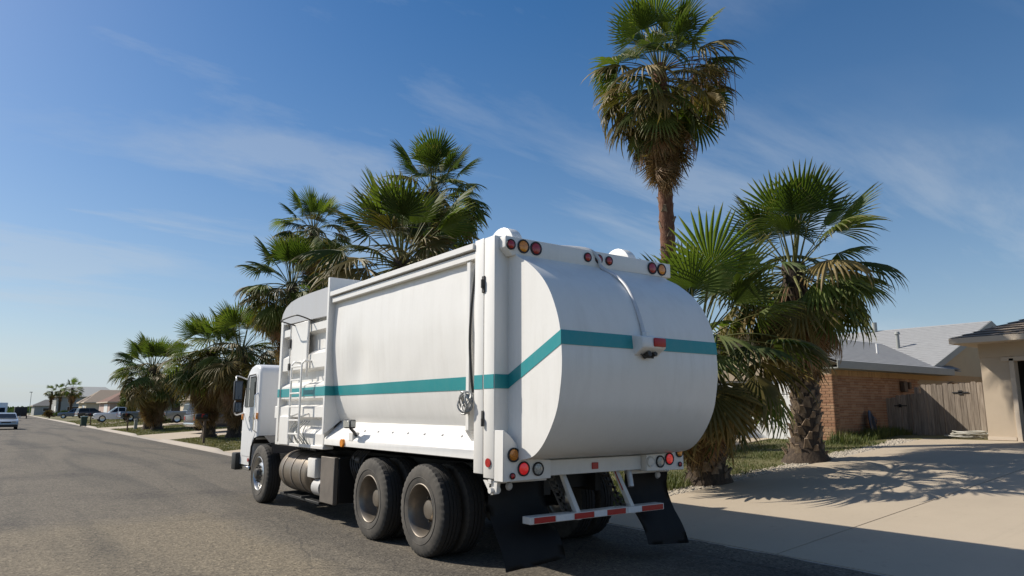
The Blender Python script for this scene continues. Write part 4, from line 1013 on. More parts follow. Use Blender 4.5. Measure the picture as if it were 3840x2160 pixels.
    for Y in (7.54, 8.92):
        wheel(4.345, Y, -1, False); wheel(4.675, Y, 1, False, False); wheel(mx(4.345), Y, 1, False); wheel(mx(4.675), Y, -1, False, False)
    wheel(4.345, 13.62, -1, True); wheel(mx(4.345), 13.62, 1, True)
    # ---------------- tank, battery box, plumbing
    ft = part('fuel_tank', MB().lathe([(0, .001), (.0, .25), (.015, .295), (.05, .325), (.10, .335), (1.28, .335), (1.33, .325), (1.365, .295), (1.38, .25), (1.38, .001)], (4.60, 11.36, .645), 'Y', 48), 'tank_metal', TR)
    for Y in (11.62, 12.05, 12.45): part('strap', MB().lathe([(0, .336), (.0, .345), (.05, .345), (.05, .336)], (4.60, Y, .645), 'Y', 40), 'tank_strap', ft)
    for lo, hi in (((4.5, 11.6, 1.0), (5.1, 11.68, 1.06)), ((4.5, 12.44, 1.0), (5.1, 12.52, 1.06)), ((4.3, 11.62, .26), (5.1, 11.67, .30)), ((4.3, 12.46, .26), (5.1, 12.5, .30))): part('tank_bracket', MB().box(lo, hi), 'dark_fender', ft)
    part('heat_shield', MB().box((4.27, 11.02, .62), (4.42, 11.34, .92), .02, 2), 'white_paint', TR)
    part('air_filter', MB().cyl((4.40, 10.85, .48), (4.40, 11.15, .48), .13, n=24).cyl((4.40, 11.15, .48), (4.40, 11.2, .48), .13, .08, 24), 'grey_paint', TR)
    part('battery_box', MB().box((4.33, 10.22, .31), (4.98, 10.74, .97), .01), 'black_metal', TR)
    part('battery_cover', MB().box((4.255, 10.22, .30), (4.325, 10.74, .975), .008), 'battery_panel', TR)
    mb = MB(); rnd = random.Random(2)
    for k in range(6):
        y = 9.75 + k * .08; mb.tube(catmull([(4.6, y, 1.08), (4.5, y + .03, .95), (4.48, y - .05, .8), (4.6, y + rnd.uniform(-.1, .1), .62)], 4), .014, 6)
    mb.cyl((4.5, 9.8, .95), (4.5, 9.95, .95), .05, n=14).cyl((4.45, 10.0, .98), (4.6, 10.0, .98), .03, n=10)
    part('air_lines', mb, 'dark_fender', TR)
    part('step', MB().box((4.35, 11.0, .22), (4.7, 12.8, .26), .004), 'black_metal', TR)

    # ---------------- cab
    cp = [(13.98, 1.16), (13.98, 2.36), (14.02, 2.46), (14.10, 2.52), (14.22, 2.55), (14.40, 2.555), (14.58, 2.52), (14.72, 2.45), (14.83, 2.34), (14.88, 2.24), (14.97, 1.70), (14.98, .62), (14.24, .62), (14.20, .90), (14.12, 1.08)]
    T = MB().prism(cp, 0, 4.25, mx(4.25))
    bmesh.ops.bevel(T.bm, geom=[e for e in T.bm.edges if abs(e.verts[0].co.x - e.verts[1].co.x) < .01 and len(e.link_faces) == 2 and min(v.co.z for v in e.verts) > 1.1], offset=.06, segments=4, affect='EDGES', profile=.5)
    cab = part('cab', T, 'cab_paint', TR, 40)
    for fx, s in ((lambda X: X, -1), (mx, 1)):
        d = part('door', MB().prism([(14.10, 1.22), (14.10, 2.34), (14.16, 2.40), (14.66, 2.38), (14.80, 2.26), (14.88, 1.72), (14.88, .78), (14.32, .78), (14.24, 1.08)], 0, fx(4.243), fx(4.256), .004), 'cab_paint', cab)
        part('window', MB().prism([(14.20, 1.74), (14.20, 2.29), (14.25, 2.33), (14.62, 2.32), (14.74, 2.22), (14.81, 1.78), (14.80, 1.72)], 0, fx(4.237), fx(4.246), .003), 'glass_dark', d)
        part('window_bar', MB().box((fx(4.233), 14.55, 1.74), (fx(4.242), 14.575, 2.32)), 'white_paint', d)
        part('window_trim', MB().tube([(fx(4.24), 14.17, 1.72), (fx(4.24), 14.17, 2.30), (fx(4.24), 14.24, 2.36), (fx(4.24), 14.64, 2.35), (fx(4.24), 14.77, 2.24), (fx(4.24), 14.84, 1.74)], .010), 'hub_dark', d)
        part('door_handle', MB().box((fx(4.225), 14.16, 1.5), (fx(4.245), 14.26, 1.54), .004), 'chrome', d)
        part('grab_handle', MB().tube([(fx(4.26), 14.04, 1.25), (fx(4.19), 14.04, 1.3), (fx(4.19), 14.04, 1.95), (fx(4.26), 14.04, 2.0)], .012), 'chrome', cab)
        part('emblem', MB().lathe([(0, .035), (-.004, .045), (0, .055)], (fx(4.242), 14.5, 1.5), 'X', 20), 'trim_grey', d)
        part('side_marker', MB().box((fx(4.225), 13.99, 1.50), (fx(4.252), 14.06, 1.62), .01, 2), 'lens_amber', cab)
        part('side_marker', MB().box((fx(4.22), 14.90, 1.48), (fx(4.252), 14.96, 1.60), .01, 2), 'lens_amber', cab)
        part('marker_lamp', MB().cyl((fx(4.252), 14.42, .72), (fx(4.235), 14.42, .72), .035, n=14), 'lens_red', cab)
        ma = part('mirror_arm', MB().tube(catmull([(fx(4.27), 14.86, 2.28), (fx(4.05), 14.8, 2.34), (fx(4.0), 14.68, 2.26), (fx(3.99), 14.64, 2.0), (fx(4.0), 14.66, 1.7), (fx(4.05), 14.76, 1.58), (fx(4.26), 14.9, 1.62)], 5), .014), 'white_paint', cab)
        part('mirror', MB().box((fx(3.95), 14.60, 1.86), (fx(4.12), 14.68, 2.24), .02, 2).box((fx(3.97), 14.60, 1.62), (fx(4.12), 14.68, 1.83), .02, 2), 'plastic_dark', ma)
        part('mirror_glass', MB().box((fx(3.97), 14.592, 1.88), (fx(4.10), 14.599, 2.22), .003).box((fx(3.99), 14.592, 1.64), (fx(4.10), 14.599, 1.81), .003), 'mirror_glass', ma)
        # fender over the front wheel
        mb = MB(); path = [(14.26, .62), (14.20, .98), (14.02, 1.15), (13.72, 1.20), (13.35, 1.20), (13.02, 1.09), (12.86, .92)]
        mb.grid([[Vector((fx(4.21), y, z)) for y, z in path], [Vector((fx(4.80), y, z)) for y, z in path]])
        bmesh.ops.solidify(mb.bm, geom=mb.bm.faces[:], thickness=.025)
        mb.prism([(13.36, 1.205), (13.40, 1.205), (13.06, 1.095), (13.02, 1.095)], 0, fx(4.205), fx(4.8))
        part('fender', mb, 'dark_fender', cab, 25)
        part('step', MB().box((fx(4.24), 14.35, .52), (fx(4.5), 14.9, .60), .01), 'chrome', cab)
    part('windscreen', MB().prism([(14.985, 1.72), (14.905, 2.22), (14.895, 2.22), (14.972, 1.72)], 0, 4.40, mx(4.40)), 'glass_dark', cab)
    part('front_bumper', MB().box((4.16, 14.99, .50), (mx(4.16), 15.26, .83), .02, 2), 'black_metal', TR)
truck()

# ------------------------------------------------------------------ fan palms
def frond_mesh(nm, Lp, Lb, nseg, spread, arch, bend, fold, mats, seed, ragged=0.0, strand=False):
    """petiole along +x that arches down by `arch`, then a costapalmate fan of folded segments whose tips bend down by `bend`"""
    rnd = random.Random(seed); vs = []; fs = []; mi = []; tipv = []
    # petiole
    n = 6; p = Vector((0, 0, 0)); ang = arch * .15; rings = []
    for i in range(n + 1):
        t = i / n; rw = lerp(.030, .014, t); rh = lerp(.016, .009, t)
        d = Vector((math.cos(-ang), 0, math.sin(-ang))); u = Vector((-d.z, 0, d.x))
        b = len(vs); vs += [p + Vector((0, rw, 0)), p + u * rh, p - Vector((0, rw, 0)), p - u * rh]; tipv += [0] * 4; rings.append(b)
        if i < n: ang = arch * (.15 + .85 * ((i + 1) / n)); p = p + Vector((math.cos(-ang), 0, math.sin(-ang))) * (Lp / n)
    for a, b in zip(rings, rings[1:]):
        for k in range(4): fs.append((a + k, a + (k + 1) % 4, b + (k + 1) % 4, b + k)); mi.append(1)
    h = p; d0 = -arch
    da = 2 * spread / nseg
    st = [0.03, .3, .55, .72, .87, 1.0]
    for s_ in range(nseg):
        a = -spread + da * (s_ + .5) + rnd.uniform(-.012, .012)
        if ragged and rnd.random() < ragged: continue
        rel = abs(a) / spread
        Ls = Lb * (1.0 - .30 * rel ** 2) * rnd.uniform(.9, 1.05)
        bd = bend * rnd.uniform(.75, 1.3) * (1 + .3 * rel)
        tw = rnd.uniform(-.25, .25)
        r = 0.0; z = 0.0; e = .10 * (1 - rel); prev = None; last = 0
        if strand and rnd.random() < .5: Ls *= rnd.uniform(1.0, 1.25)
        for i, t in enumerate(st):
            if i:
                dl = (t - last) * Ls; e_i = e - bd * max(0, (t - .35) / .65) ** 1.35 ; r += dl * math.cos(e_i); z += dl * math.sin(e_i)
            else: r = t * Ls
            last = t
            wfull = t * Ls * math.tan(da / 2)
            if t <= .55: wd = wfull * (1.0 if t < .5 else .94)
            else: wd = .55 * Ls * math.tan(da / 2) * .92 * (1 - (t - .55) / .45) ** .62
            zc = z + r * (-.22 * rel ** 2 * abs(math.sin(spread)))                  # sides fall away from the costa
            side = Vector((-math.sin(a), math.cos(a), 0)); c = Vector((r * math.cos(a), r * math.sin(a), zc))
            if t > .55: c += side * tw * (t - .55) * Ls * .35
            f = fold * (1 if s_ % 2 else 1)
            if i < len(st) - 1:
                b = len(vs); vs += [c - side * wd - Vector((0, 0, f * wd)), c + Vector((0, 0, f * wd)), c + side * wd - Vector((0, 0, f * wd))]; tipv += [t] * 3
            else:
                b = len(vs); vs += [c]; tipv += [1.0]
            if prev is not None:
                if i < len(st) - 1:
                    fs += [(prev, prev + 1, b + 1, b), (prev + 1, prev + 2, b + 2, b + 1)]; mi += [0, 0]
                else:
                    fs += [(prev, prev + 1, b), (prev + 1, prev + 2, b)]; mi += [0, 0]
            prev = b
    # place blade: rotate about y by arch and move to the hastula
    nb = rings[-1] + 4; Mx = Matrix.Translation(h) @ Matrix.Rotation(arch, 4, 'Y')
    for i in range(nb, len(vs)): vs[i] = Mx @ vs[i]
    me = bpy.data.meshes.new(nm); me.from_pydata([tuple(v) for v in vs], [], fs)
    for m in mats: me.materials.append(MATS[m])
    me.polygons.foreach_set('material_index', mi)
    at = me.attributes.new('tip', 'FLOAT', 'POINT'); at.data.foreach_set('value', tipv)
    return me
PG = ['palm_leaf', 'petiole_green']; PF = ['palm_leaf_fresh', 'petiole_green']; PO = ['palm_leaf_old', 'petiole_green']; PD = ['palm_leaf_dead', 'petiole_dead']
FR_UP = [frond_mesh('frond', 1.15, 1.12, 26, R(80), R(5), R(14), .42, PF, 1), frond_mesh('frond', 1.25, 1.2, 27, R(92), R(10), R(20), .42, PF, 2), frond_mesh('frond', 1.05, 1.15, 24, R(76), R(8), R(26), .42, PG, 3, .03)]
FR_MID = [frond_mesh('frond', 1.25, 1.15, 26, R(92), R(28), R(42), .4, PG, 4, .03), frond_mesh('frond', 1.3, 1.2, 26, R(98), R(42), R(50), .4, PG, 5, .04), frond_mesh('frond', 1.15, 1.1, 24, R(86), R(34), R(52), .4, PF, 6, .04), frond_mesh('frond', 1.2, 1.15, 24, R(92), R(52), R(46), .4, PG, 14, .07), frond_mesh('frond', 1.3, 1.15, 22, R(88), R(46), R(60), .4, PO, 15, .10, True)]
FR_LOW = [frond_mesh('frond', 1.2, 1.1, 22, R(80), R(26), R(40), .4, PG, 7, .06), frond_mesh('frond', 1.1, 1.15, 22, R(72), R(32), R(36), .4, PO, 8, .10, True), frond_mesh('frond', 1.15, 1.1, 22, R(78), R(30), R(34), .4, PG, 9, .08), frond_mesh('frond', 1.05, 1.15, 22, R(68), R(22), R(44), .4, PG, 16, .08, True), frond_mesh('frond', 1.1, 1.1, 21, R(60), R(28), R(40), .4, PO, 17, .12, True)]
FR_DEAD = [frond_mesh('dead_frond', 1.0, 1.15, 26, R(46), R(26), R(42), .5, PD, 10, .12, True), frond_mesh('dead_frond', 1.05, 1.2, 26, R(36), R(32), R(30), .5, PD, 11, .12, True), frond_mesh('dead_frond', .95, 1.05, 24, R(56), R(38), R(46), .5, PD, 12, .15, True)]
FR_OLD = [frond_mesh('frond', 1.1, 1.15, 28, R(62), R(50), R(50), .45, PO, 13, .1, True)]

def boot_mesh():
    mb = MB(); bm = mb.bm
    # a cut leaf base: a wedge leaning out from the trunk, split at the foot (local +x outward, +z up)
    pts = [(-.02, -.11, -.10), (-.02, .11, -.10), (.012, .085, -.06), (.012, -.085, -.06), (.05, -.05, .09), (.05, .05, .09), (.095, .036, .15), (.095, -.036, .15), (.06, -.042, .165), (.06, .042, .165), (-.01, .05, .10), (-.01, -.05, .10)]
    v = [bm.verts.new(p) for p in pts]
    for f in ((0, 1, 2, 3), (3, 2, 5, 4), (4, 5, 6, 7), (7, 6, 9, 8), (8, 9, 10, 11), (1, 0, 11, 10), (0, 3, 4), (0, 4, 11), (11, 4, 8), (4, 7, 8), (2, 1, 5), (1, 10, 5), (10, 9, 5), (5, 9, 6)): bm.faces.new([v[i] for i in f])
    return mb.mesh('leaf_base', 'leaf_base_mat', 25)
BOOT = boot_mesh()

def palm(label, base, hub, r0, r1, scale, n_green, n_dead, seed, skirt=1.0, flare=1.5, boots=0, bark_m='palm_bark', name='palm_tree', group='fan palms along the street', el_top=84, el_low=-68, skirt_from=.1, big_up=1.0, near=True, drop=.55, brown=.4, old=.15):
    rnd = random.Random(seed)
    base, hub = Vector(base), Vector(hub)
    Pm = thing(name, label, 'palm tree', base, group=group)
    H = (hub - base).length
    # trunk: tapered, ringed, slightly bowed
    bow = Vector((rnd.uniform(-.06, .06), rnd.uniform(-.06, .06), 0)) * H * .3
    def axis(t): return base.lerp(hub, t) + bow * math.sin(math.pi * t) * .6
    def rad(t):
        z = t * H
        return lerp(r0, r1, t ** .8) * (1 + (flare - 1) * math.exp(-z / .16))
    nr = max(10, int(H * 7)) if near else 8; ns = 20 if near else 10
    mb = MB(); rows = []
    for i in range(nr + 1):
        t = i / nr; c = axis(t) - Vector((0, 0, .08 if i == 0 else 0)); r = rad(t) * (1 + (.05 if i % 2 else -.04))
        rows.append([c + Vector((math.cos(2 * math.pi * k / ns), math.sin(2 * math.pi * k / ns), 0)) * r * (1 + .07 * noise.noise(Vector((k * .9 % ns, i * .7, seed)))) for k in range(ns)] )
    for row in rows: row.append(row[0].copy())
    mb.grid(rows); bmesh.ops.remove_doubles(mb.bm, verts=mb.bm.verts[:], dist=.0005)
    part('trunk', mb, bark_m, Pm, 60)
    # leaf bases left on the trunk
    for i in range(boots):
        t = (i + .5) / boots; z = lerp(.10, min(H * .8, H - .2), t) ; tt = z / H
        a = i * R(137.5) + rnd.uniform(-.12, .12); c = axis(tt); r = rad(tt)
        o = obj('leaf_base', BOOT, Pm, c + Vector((math.cos(a), math.sin(a), 0)) * (r - .005) - base)
        s = rnd.uniform(.65, 1.0) * (r0 / .30); o.scale = (s * rnd.uniform(.7, 1.1), s * rnd.uniform(.85, 1.15), s * rnd.uniform(.75, 1.05)); o.rotation_euler = (rnd.uniform(-.2, .2), rnd.uniform(-.1, .16), a)
    def put(nm, me, c, az, el, sc_, roll):
        o = obj(nm, me, Pm, c - base)
        q = Matrix.Rotation(az, 3, 'Z') @ Matrix.Rotation(-el, 3, 'Y') @ Matrix.Rotation(roll, 3, 'X')
        o.rotation_euler = q.to_euler(); o.scale = (sc_, sc_, sc_)
    az0 = rnd.random() * 6.28
    for i in range(n_green):
        u = (i + .5) / n_green
        el = R(interp(u, [0, .17, .52, 1], [el_top, 42, -10, el_low]) + rnd.uniform(-9, 9)); az = az0 + i * R(137.5) + rnd.uniform(-.2, .2)
        if u < .17: me = rnd.choice(FR_UP)
        elif u < .56: me = rnd.choice(FR_MID)
        elif u < .9: me = rnd.choice(FR_LOW)
        else: me = rnd.choice(FR_LOW + FR_OLD)
        if .2 < u < .9 and rnd.random() < old: me = rnd.choice((FR_MID[4], FR_LOW[1], FR_LOW[4]))
        dead = u > .72 and rnd.random() < brown * interp(u, [.72, 1], [.5, 1.6])
        if dead: me = rnd.choice(FR_DEAD)
        c = hub - Vector((0, 0, u * drop * scale))
        sc_ = scale * rnd.uniform(.85, 1.1) * (lerp(1.0, .82, (u - .6) / .4) if u > .6 else 1) * (lerp(.9, 1.0, min(1, u * 4)) if u < .25 else 1.0) * (big_up if u < .3 else 1)
        put('dead_frond' if dead else 'frond', me, c + Vector((math.cos(az), math.sin(az), 0)) * r1 * .6, az, el, sc_, rnd.uniform(-.55, .55))
    for i in range(n_dead):
        u = (i + .5) / n_dead
        el = R(rnd.uniform(-62, -86) if u > .3 else rnd.uniform(-38, -66)); az = az0 + i * R(137.5) + rnd.uniform(-.3, .3)
        c = hub - Vector((0, 0, drop * scale + u * skirt)) ; tt = max(0, (c.z - base.z) / H)
        c = axis(tt)
        put('dead_frond', rnd.choice(FR_DEAD + (FR_OLD if u < .25 else [])), c + Vector((math.cos(az), math.sin(az), 0)) * rad(tt) * .9, az, el, scale * rnd.uniform(.7, .95), rnd.uniform(-.4, .4))
    return Pm
G1 = 'fan palms beside the driveway'
palm('short bushy fan palm right behind the tailgate, trunk flared and scaly', (11.24, 9.0, .31), (10.9, 8.84, 3.1), .30, .26, 0.98, 78, 34, 21, skirt=.25, flare=1.75, boots=150, group=G1, el_top=80, el_low=-74, big_up=1.08)
palm('fan palm with brown skirt in front of the brick garage corner', (14.58, 9.02, .58), (14.24, 8.82, 4.9), .31, .25, 0.95, 78, 80, 22, skirt=.5, brown=.9, flare=1.85, boots=160, group=G1, el_top=82, el_low=-74, big_up=1.08)
P3 = palm('tallest fan palm with a slim reddish trunk above the tailgate', (14.75, 12.75, .58), (13.65, 11.95, 10.75), .24, .17, .92, 92, 70, 23, skirt=.8, brown=.5, old=.2, flare=1.6, boots=60, bark_m='palm_bark_red', group=G1, el_top=86, el_low=-76, drop=1.15)
palm('tall fan palm behind the truck body, highest of the middle group', (13.3, 22.95, .45), (12.95, 22.69, 9.9), .27, .2, 1.02, 96, 50, 24, skirt=1.4, group='fan palms behind the truck')
palm('wide bushy fan palm just above the truck body rail', (10.25, 19.6, .2), (9.98, 19.37, 6.3), .3, .25, 1.36, 108, 60, 25, skirt=.9, group='fan palms behind the truck', el_top=74, old=.4)
palm('slender tall fan palm left of the bushy one over the hopper', (13.2, 35.3, .4), (12.93, 35.02, 11.0), .27, .2, 1.0, 84, 50, 26, skirt=1.3, group='fan palms behind the truck')
palm('fan palm directly above the truck cab and hopper hood', (10.9, 31.4, .25), (10.64, 31.21, 7.3), .29, .23, 1.12, 96, 70, 27, skirt=1.3, group='fan palms behind the truck')
palm('left fan palm of the pair on the lawn beyond the cab', (10.28, 42.44, .16), (9.95, 41.6, 4.8), .34, .28, 1.22, 84, 120, 28, skirt=1.25, old=.3, brown=.7, boots=50, el_low=-52)
palm('right fan palm of the lawn pair, partly behind the cab mirror', (10.95, 40.0, .23), (10.85, 39.3, 5.0), .34, .28, 1.28, 88, 120, 29, skirt=1.25, old=.3, brown=.7, boots=50, el_low=-52)
palm('front fan palm of the leftmost large pair, trunk in sun', (11.31, 62.88, .17), (10.6, 62.2, 5.0), .36, .3, 1.42, 84, 110, 30, skirt=1.25, old=.3, brown=.7, boots=40, el_low=-52)
palm('rear fan palm of the leftmost large pair, trunk in shade', (11.08, 65.39, .16), (10.9, 65.0, 5.1), .36, .3, 1.25, 70, 100, 31, skirt=1.25, old=.3, brown=.7, el_low=-52)
GF = 'small palms far up the street'
palm('far palm at left of the distant pair by the grey house', (15.3, 239, .45), (15.3, 239, 7.0), .3, .25, .95, 34, 20, 32, skirt=1.6, near=False, group=GF)
palm('far palm at right of the distant pair by the grey house', (17.2, 236, .5), (17.1, 236, 7.4), .3, .25, 1.0, 34, 20, 33, skirt=1.6, near=False, group=GF)
palm('far single palm, tallest of the distant palms', (16.9, 200, .5), (16.8, 200, 7.0), .3, .25, 1.15, 36, 24, 34, skirt=1.9, near=False, group=GF)
# hanging flower stalks of the tall palm (long bare threads on the right) and its pale seed bunch
def stalk(Pm, hub, az, L_, drop_, seed):
    rnd = random.Random(seed); mb = MB(); pts = []
    for i in range(9):
        t = i / 8; pts.append(hub + Vector((math.cos(az), math.sin(az), 0)) * L_ * t + Vector((0, 0, .5 * math.sin(t * 2.4) - .55 * t)))
    mb.tube(pts, [lerp(.02, .006, i / 8) for i in range(9)], 5)
    for k in range(15):
        t = rnd.uniform(.45, 1); p = pts[min(8, int(t * 8))]; o = Vector((rnd.uniform(-.28, .28), rnd.uniform(-.28, .28), 0)); ln = drop_ * rnd.uniform(.35, 1.0)
        mb.tube([p, p + o + Vector((0, 0, -.12)), p + o * 1.5 + Vector((0, 0, -ln * .5)), p + o * 1.7 + Vector((rnd.uniform(-.05, .05), 0, -ln))], [.008, .011, .010, .005], 3, cap=False)
    part('flower_stalk', mb, 'petiole_dead', Pm, 60)
h3 = Vector((13.65, 11.95, 10.6))
for k, (az, l_, d_) in enumerate(((R(-50), 2.2, 1.7), (R(-35), 2.15, 1.9), (R(-62), 1.8, 1.5), (R(-20), 1.9, 1.6))): stalk(P3, h3, az, l_, d_, 60 + k)

# ------------------------------------------------------------------ vehicles
def wheel_parts(W, x, y, r, wd, root):
    for s in (-1, 1):
        o = bpy.data.objects.new('wheel', None); col.objects.link(o); o.parent = root; o.location = (x, s * y, r)
        obj('tyre', MB().lathe([(-wd / 2, r * .62), (-wd / 2, r * .9), (-wd / 2 + .03, r), (wd / 2 - .03, r), (wd / 2, r * .9), (wd / 2, r * .62)], (0, 0, 0), 'Y', 24).mesh('tyre', 'tyre_tread'), o)
        obj('rim', MB().lathe([(-wd / 2 + .02, r * .62), (-wd / 2 + .05, r * .4), (-wd / 2 + .03, .001)], (0, 0, 0), 'Y', 20).lathe([(wd / 2 - .02, r * .62), (wd / 2 - .05, r * .4), (wd / 2 - .03, .001)], (0, 0, 0), 'Y', 20).mesh('rim', 'rim_bright'), o)
def vehicle(name, label, cat, loc, rz, paint, kind, group):
    """local +x is the nose"""
    root = thing(name, label, cat, loc, rz, group)
    def lp(nm, mb, m, par=None): return obj(nm, mb.mesh(nm, m, 35), par or root)
    if kind == 'sedan':
        Lh, W, low = 2.3, .90, .22
        body = [(-Lh, .45), (-Lh + .02, .80), (-Lh + .25, .98), (-1.35, 1.02), (.85, .98), (1.9, .84), (Lh - .05, .70), (Lh, .45), (Lh - .1, low), (1.75, low), (1.7, .5), (1.4, .66), (1.1, .5), (1.05, low), (-1.05, low), (-1.1, .5), (-1.4, .66), (-1.7, .5), (-1.75, low), (-Lh + .1, low)]
        cabp = [(-1.75, 1.0), (-1.0, 1.40), (-.2, 1.47), (.25, 1.42), (1.15, .97)]; wx, wr = (1.4, -1.4), .33
    elif kind == 'suv':
        Lh, W, low = 2.45, .95, .3
        body = [(-Lh, .5), (-Lh, 1.05), (-2.3, 1.12), (.95, 1.10), (2.1, 1.0), (Lh - .03, .85), (Lh, .5), (Lh - .1, low), (1.85, low), (1.8, .58), (1.5, .76), (1.2, .58), (1.15, low), (-1.15, low), (-1.2, .58), (-1.5, .76), (-1.8, .58), (-1.85, low), (-Lh + .1, low)]
        cabp = [(-2.38, 1.11), (-2.2, 1.72), (-1.7, 1.80), (.1, 1.78), (1.15, 1.09)]; wx, wr = (1.5, -1.5), .38
    else:
        Lh, W, low = 2.8, .97, .36
        body = [(-Lh, .6), (-Lh, 1.12), (-.72, 1.12), (-.70, 1.15), (1.0, 1.15), (2.45, 1.07), (Lh - .03, .95), (Lh, .55), (Lh - .1, low), (2.2, low), (2.15, .65), (1.85, .85), (1.55, .65), (1.5, low), (-1.35, low), (-1.4, .65), (-1.7, .85), (-2.0, .65), (-2.05, low), (-Lh + .1, low)]
        cabp = [(-.70, 1.14), (-.62, 1.80), (.35, 1.84), (1.2, 1.14)]; wx, wr = (1.85, -1.7), .42
    b = lp('body', MB().prism(body, 1, -W, W, .035, 2), paint)
    # greenhouse: narrower at the roof
    T = bmesh.new(); zt = max(z for _, z in cabp); z0 = cabp[0][1]
    A = [T.verts.new((x, -W * lerp(.95, .78, (z - z0) / (zt - z0)), z)) for x, z in cabp]; B = [T.verts.new((x, W * lerp(.95, .78, (z - z0) / (zt - z0)), z)) for x, z in cabp]
    T.faces.new(A); T.faces.new(B[::-1]); n = len(cabp)
    for i in range(n): T.faces.new((A[i], B[i], B[(i + 1) % n], A[(i + 1) % n]))
    bmesh.ops.recalc_face_normals(T, faces=T.faces[:]); bmesh.ops.bevel(T, geom=T.edges[:], offset=.03, segments=2, affect='EDGES')
    mb = MB(); mb.merge(T); lp('roof', mb, paint)
    yw = lambda z: W * lerp(.95, .78, (z - z0) / (zt - z0)) + .006
    def side_glass(poly, s):
        m_ = MB(); vs = [m_.bm.verts.new((x, s * yw(z), z)) for x, z in poly]; m_.bm.faces.new(vs); lp('window', m_, 'glass_dark')
    f, r_ = cabp[-1], cabp[0]; ft = cabp[-2]; rt = cabp[1]
    for s in (-1, 1):
        zl, zh = z0 + .06, zt - .10
        def xf(z): return lerp(f[0], ft[0], (z - f[1]) / (ft[1] - f[1])) - .12
        def xr(z): return lerp(r_[0], rt[0], (z - r_[1]) / (rt[1] - r_[1])) + .12
        mid = (xf(zl) + xr(zl)) / 2
        side_glass([(mid + .04, zl), (xf(zl), zl), (xf(zh), zh), (mid + .04, zh)], s); side_glass([(xr(zl), zl), (mid - .04, zl), (mid - .04, zh), (xr(zh), zh)], s)
    def end_glass(p, q, nm, o_):
        m_ = MB(); z1, z2 = lerp(p[1], q[1], .12), lerp(p[1], q[1], .88); x1, x2 = lerp(p[0], q[0], .12), lerp(p[0], q[0], .88); k = .88
        m_.bm.faces.new([m_.bm.verts.new(v) for v in ((x1 + o_, -yw(z1) * k, z1 + .012), (x1 + o_, yw(z1) * k, z1 + .012), (x2 + o_, yw(z2) * k, z2 + .012), (x2 + o_, -yw(z2) * k, z2 + .012))]); lp(nm, m_, 'glass_dark')
    end_glass(f, ft, 'windscreen', .015); end_glass(r_, rt, 'rear_window', -.015)
    hz = body[1][1]
    for s in (-1, 1):
        lp('headlight', MB().box((Lh - .12, s * W * .62 - .16, .62 if kind == 'sedan' else .78), (Lh + .006, s * W * .62 + .16, .74 if kind == 'sedan' else .93), .02), 'lens_white')
        lp('tail_lamp', MB().box((-Lh - .008, s * W * .84 - .09, .70), (-Lh + .05, s * W * .84 + .09, .95), .01), 'lens_red')
        lp('wing_mirror', MB().box((f[0] - .22, s * (W + .02) - .0, z0 + .04), (f[0] - .08, s * (W + .17), z0 + .18), .02), paint)
    lp('grille', MB().box((Lh - .05, -W * .4, .58 if kind == 'sedan' else .7), (Lh + .01, W * .4, .70 if kind == 'sedan' else .92), .01), 'plastic_dark')
    lp('bumper', MB().box((Lh - .1, -W * .93, low + .02), (Lh + .05, W * .93, low + .22), .03, 2), 'plastic_dark'); lp('bumper', MB().box((-Lh - .06, -W * .93, low + .05), (-Lh + .1, W * .93, low + .25), .03, 2), 'plastic_dark' if kind == 'sedan' else 'chrome')
    if kind == 'pickup': lp('bed', MB().box((-Lh + .06, -W + .07, 1.118), (-.75, W - .07, 1.13)), 'plastic_dark')
    for x in wx: wheel_parts(W, x, W - .10, wr, .2, root)
    return root
VG = 'vehicles parked up the street'
def gz(X, Y): return ter(X, Y) + .022
vehicle('car', 'silver sedan facing the camera at the left edge of the street', 'car', (1.8, 80.0, .004), R(-90), 'car_silver', 'sedan', VG)
vehicle('suv', 'dark maroon suv on the drive behind the palm pair trunks', 'suv', (13.1, 49.6, gz(13.1, 49.6)), R(8), 'car_dark', 'suv', VG)
vehicle('pickup_truck', 'silver grey pickup in front of the white garage doors', 'pickup truck', (16.6, 75.2, gz(16.6, 75.2)), R(5), 'car_grey', 'pickup', VG)
vehicle('pickup_truck', 'white pickup by the mailboxes left of the big palms', 'pickup truck', (13.6, 100.0, gz(13.6, 100)), R(178), 'car_white', 'pickup', VG)
vehicle('pickup_truck', 'blue grey pickup beyond the white pickup', 'pickup truck', (15.9, 97.2, gz(15.9, 97.2)), R(4), 'car_bluegrey', 'pickup', VG)
vehicle('pickup_truck', 'distant blue grey pickup in front of the grey house', 'pickup truck', (14.2, 158, ter(14.2, 158)), R(170), 'car_bluegrey', 'pickup', VG)
vehicle('suv', 'distant dark suv nose to tail with the far pickup', 'suv', (15.6, 146, ter(15.6, 146)), R(10), 'car_dark', 'suv', VG)
vehicle('car', 'distant white car near the end of the street', 'car', (17.0, 176, ter(17, 176)), R(20), 'car_white', 'sedan', VG)

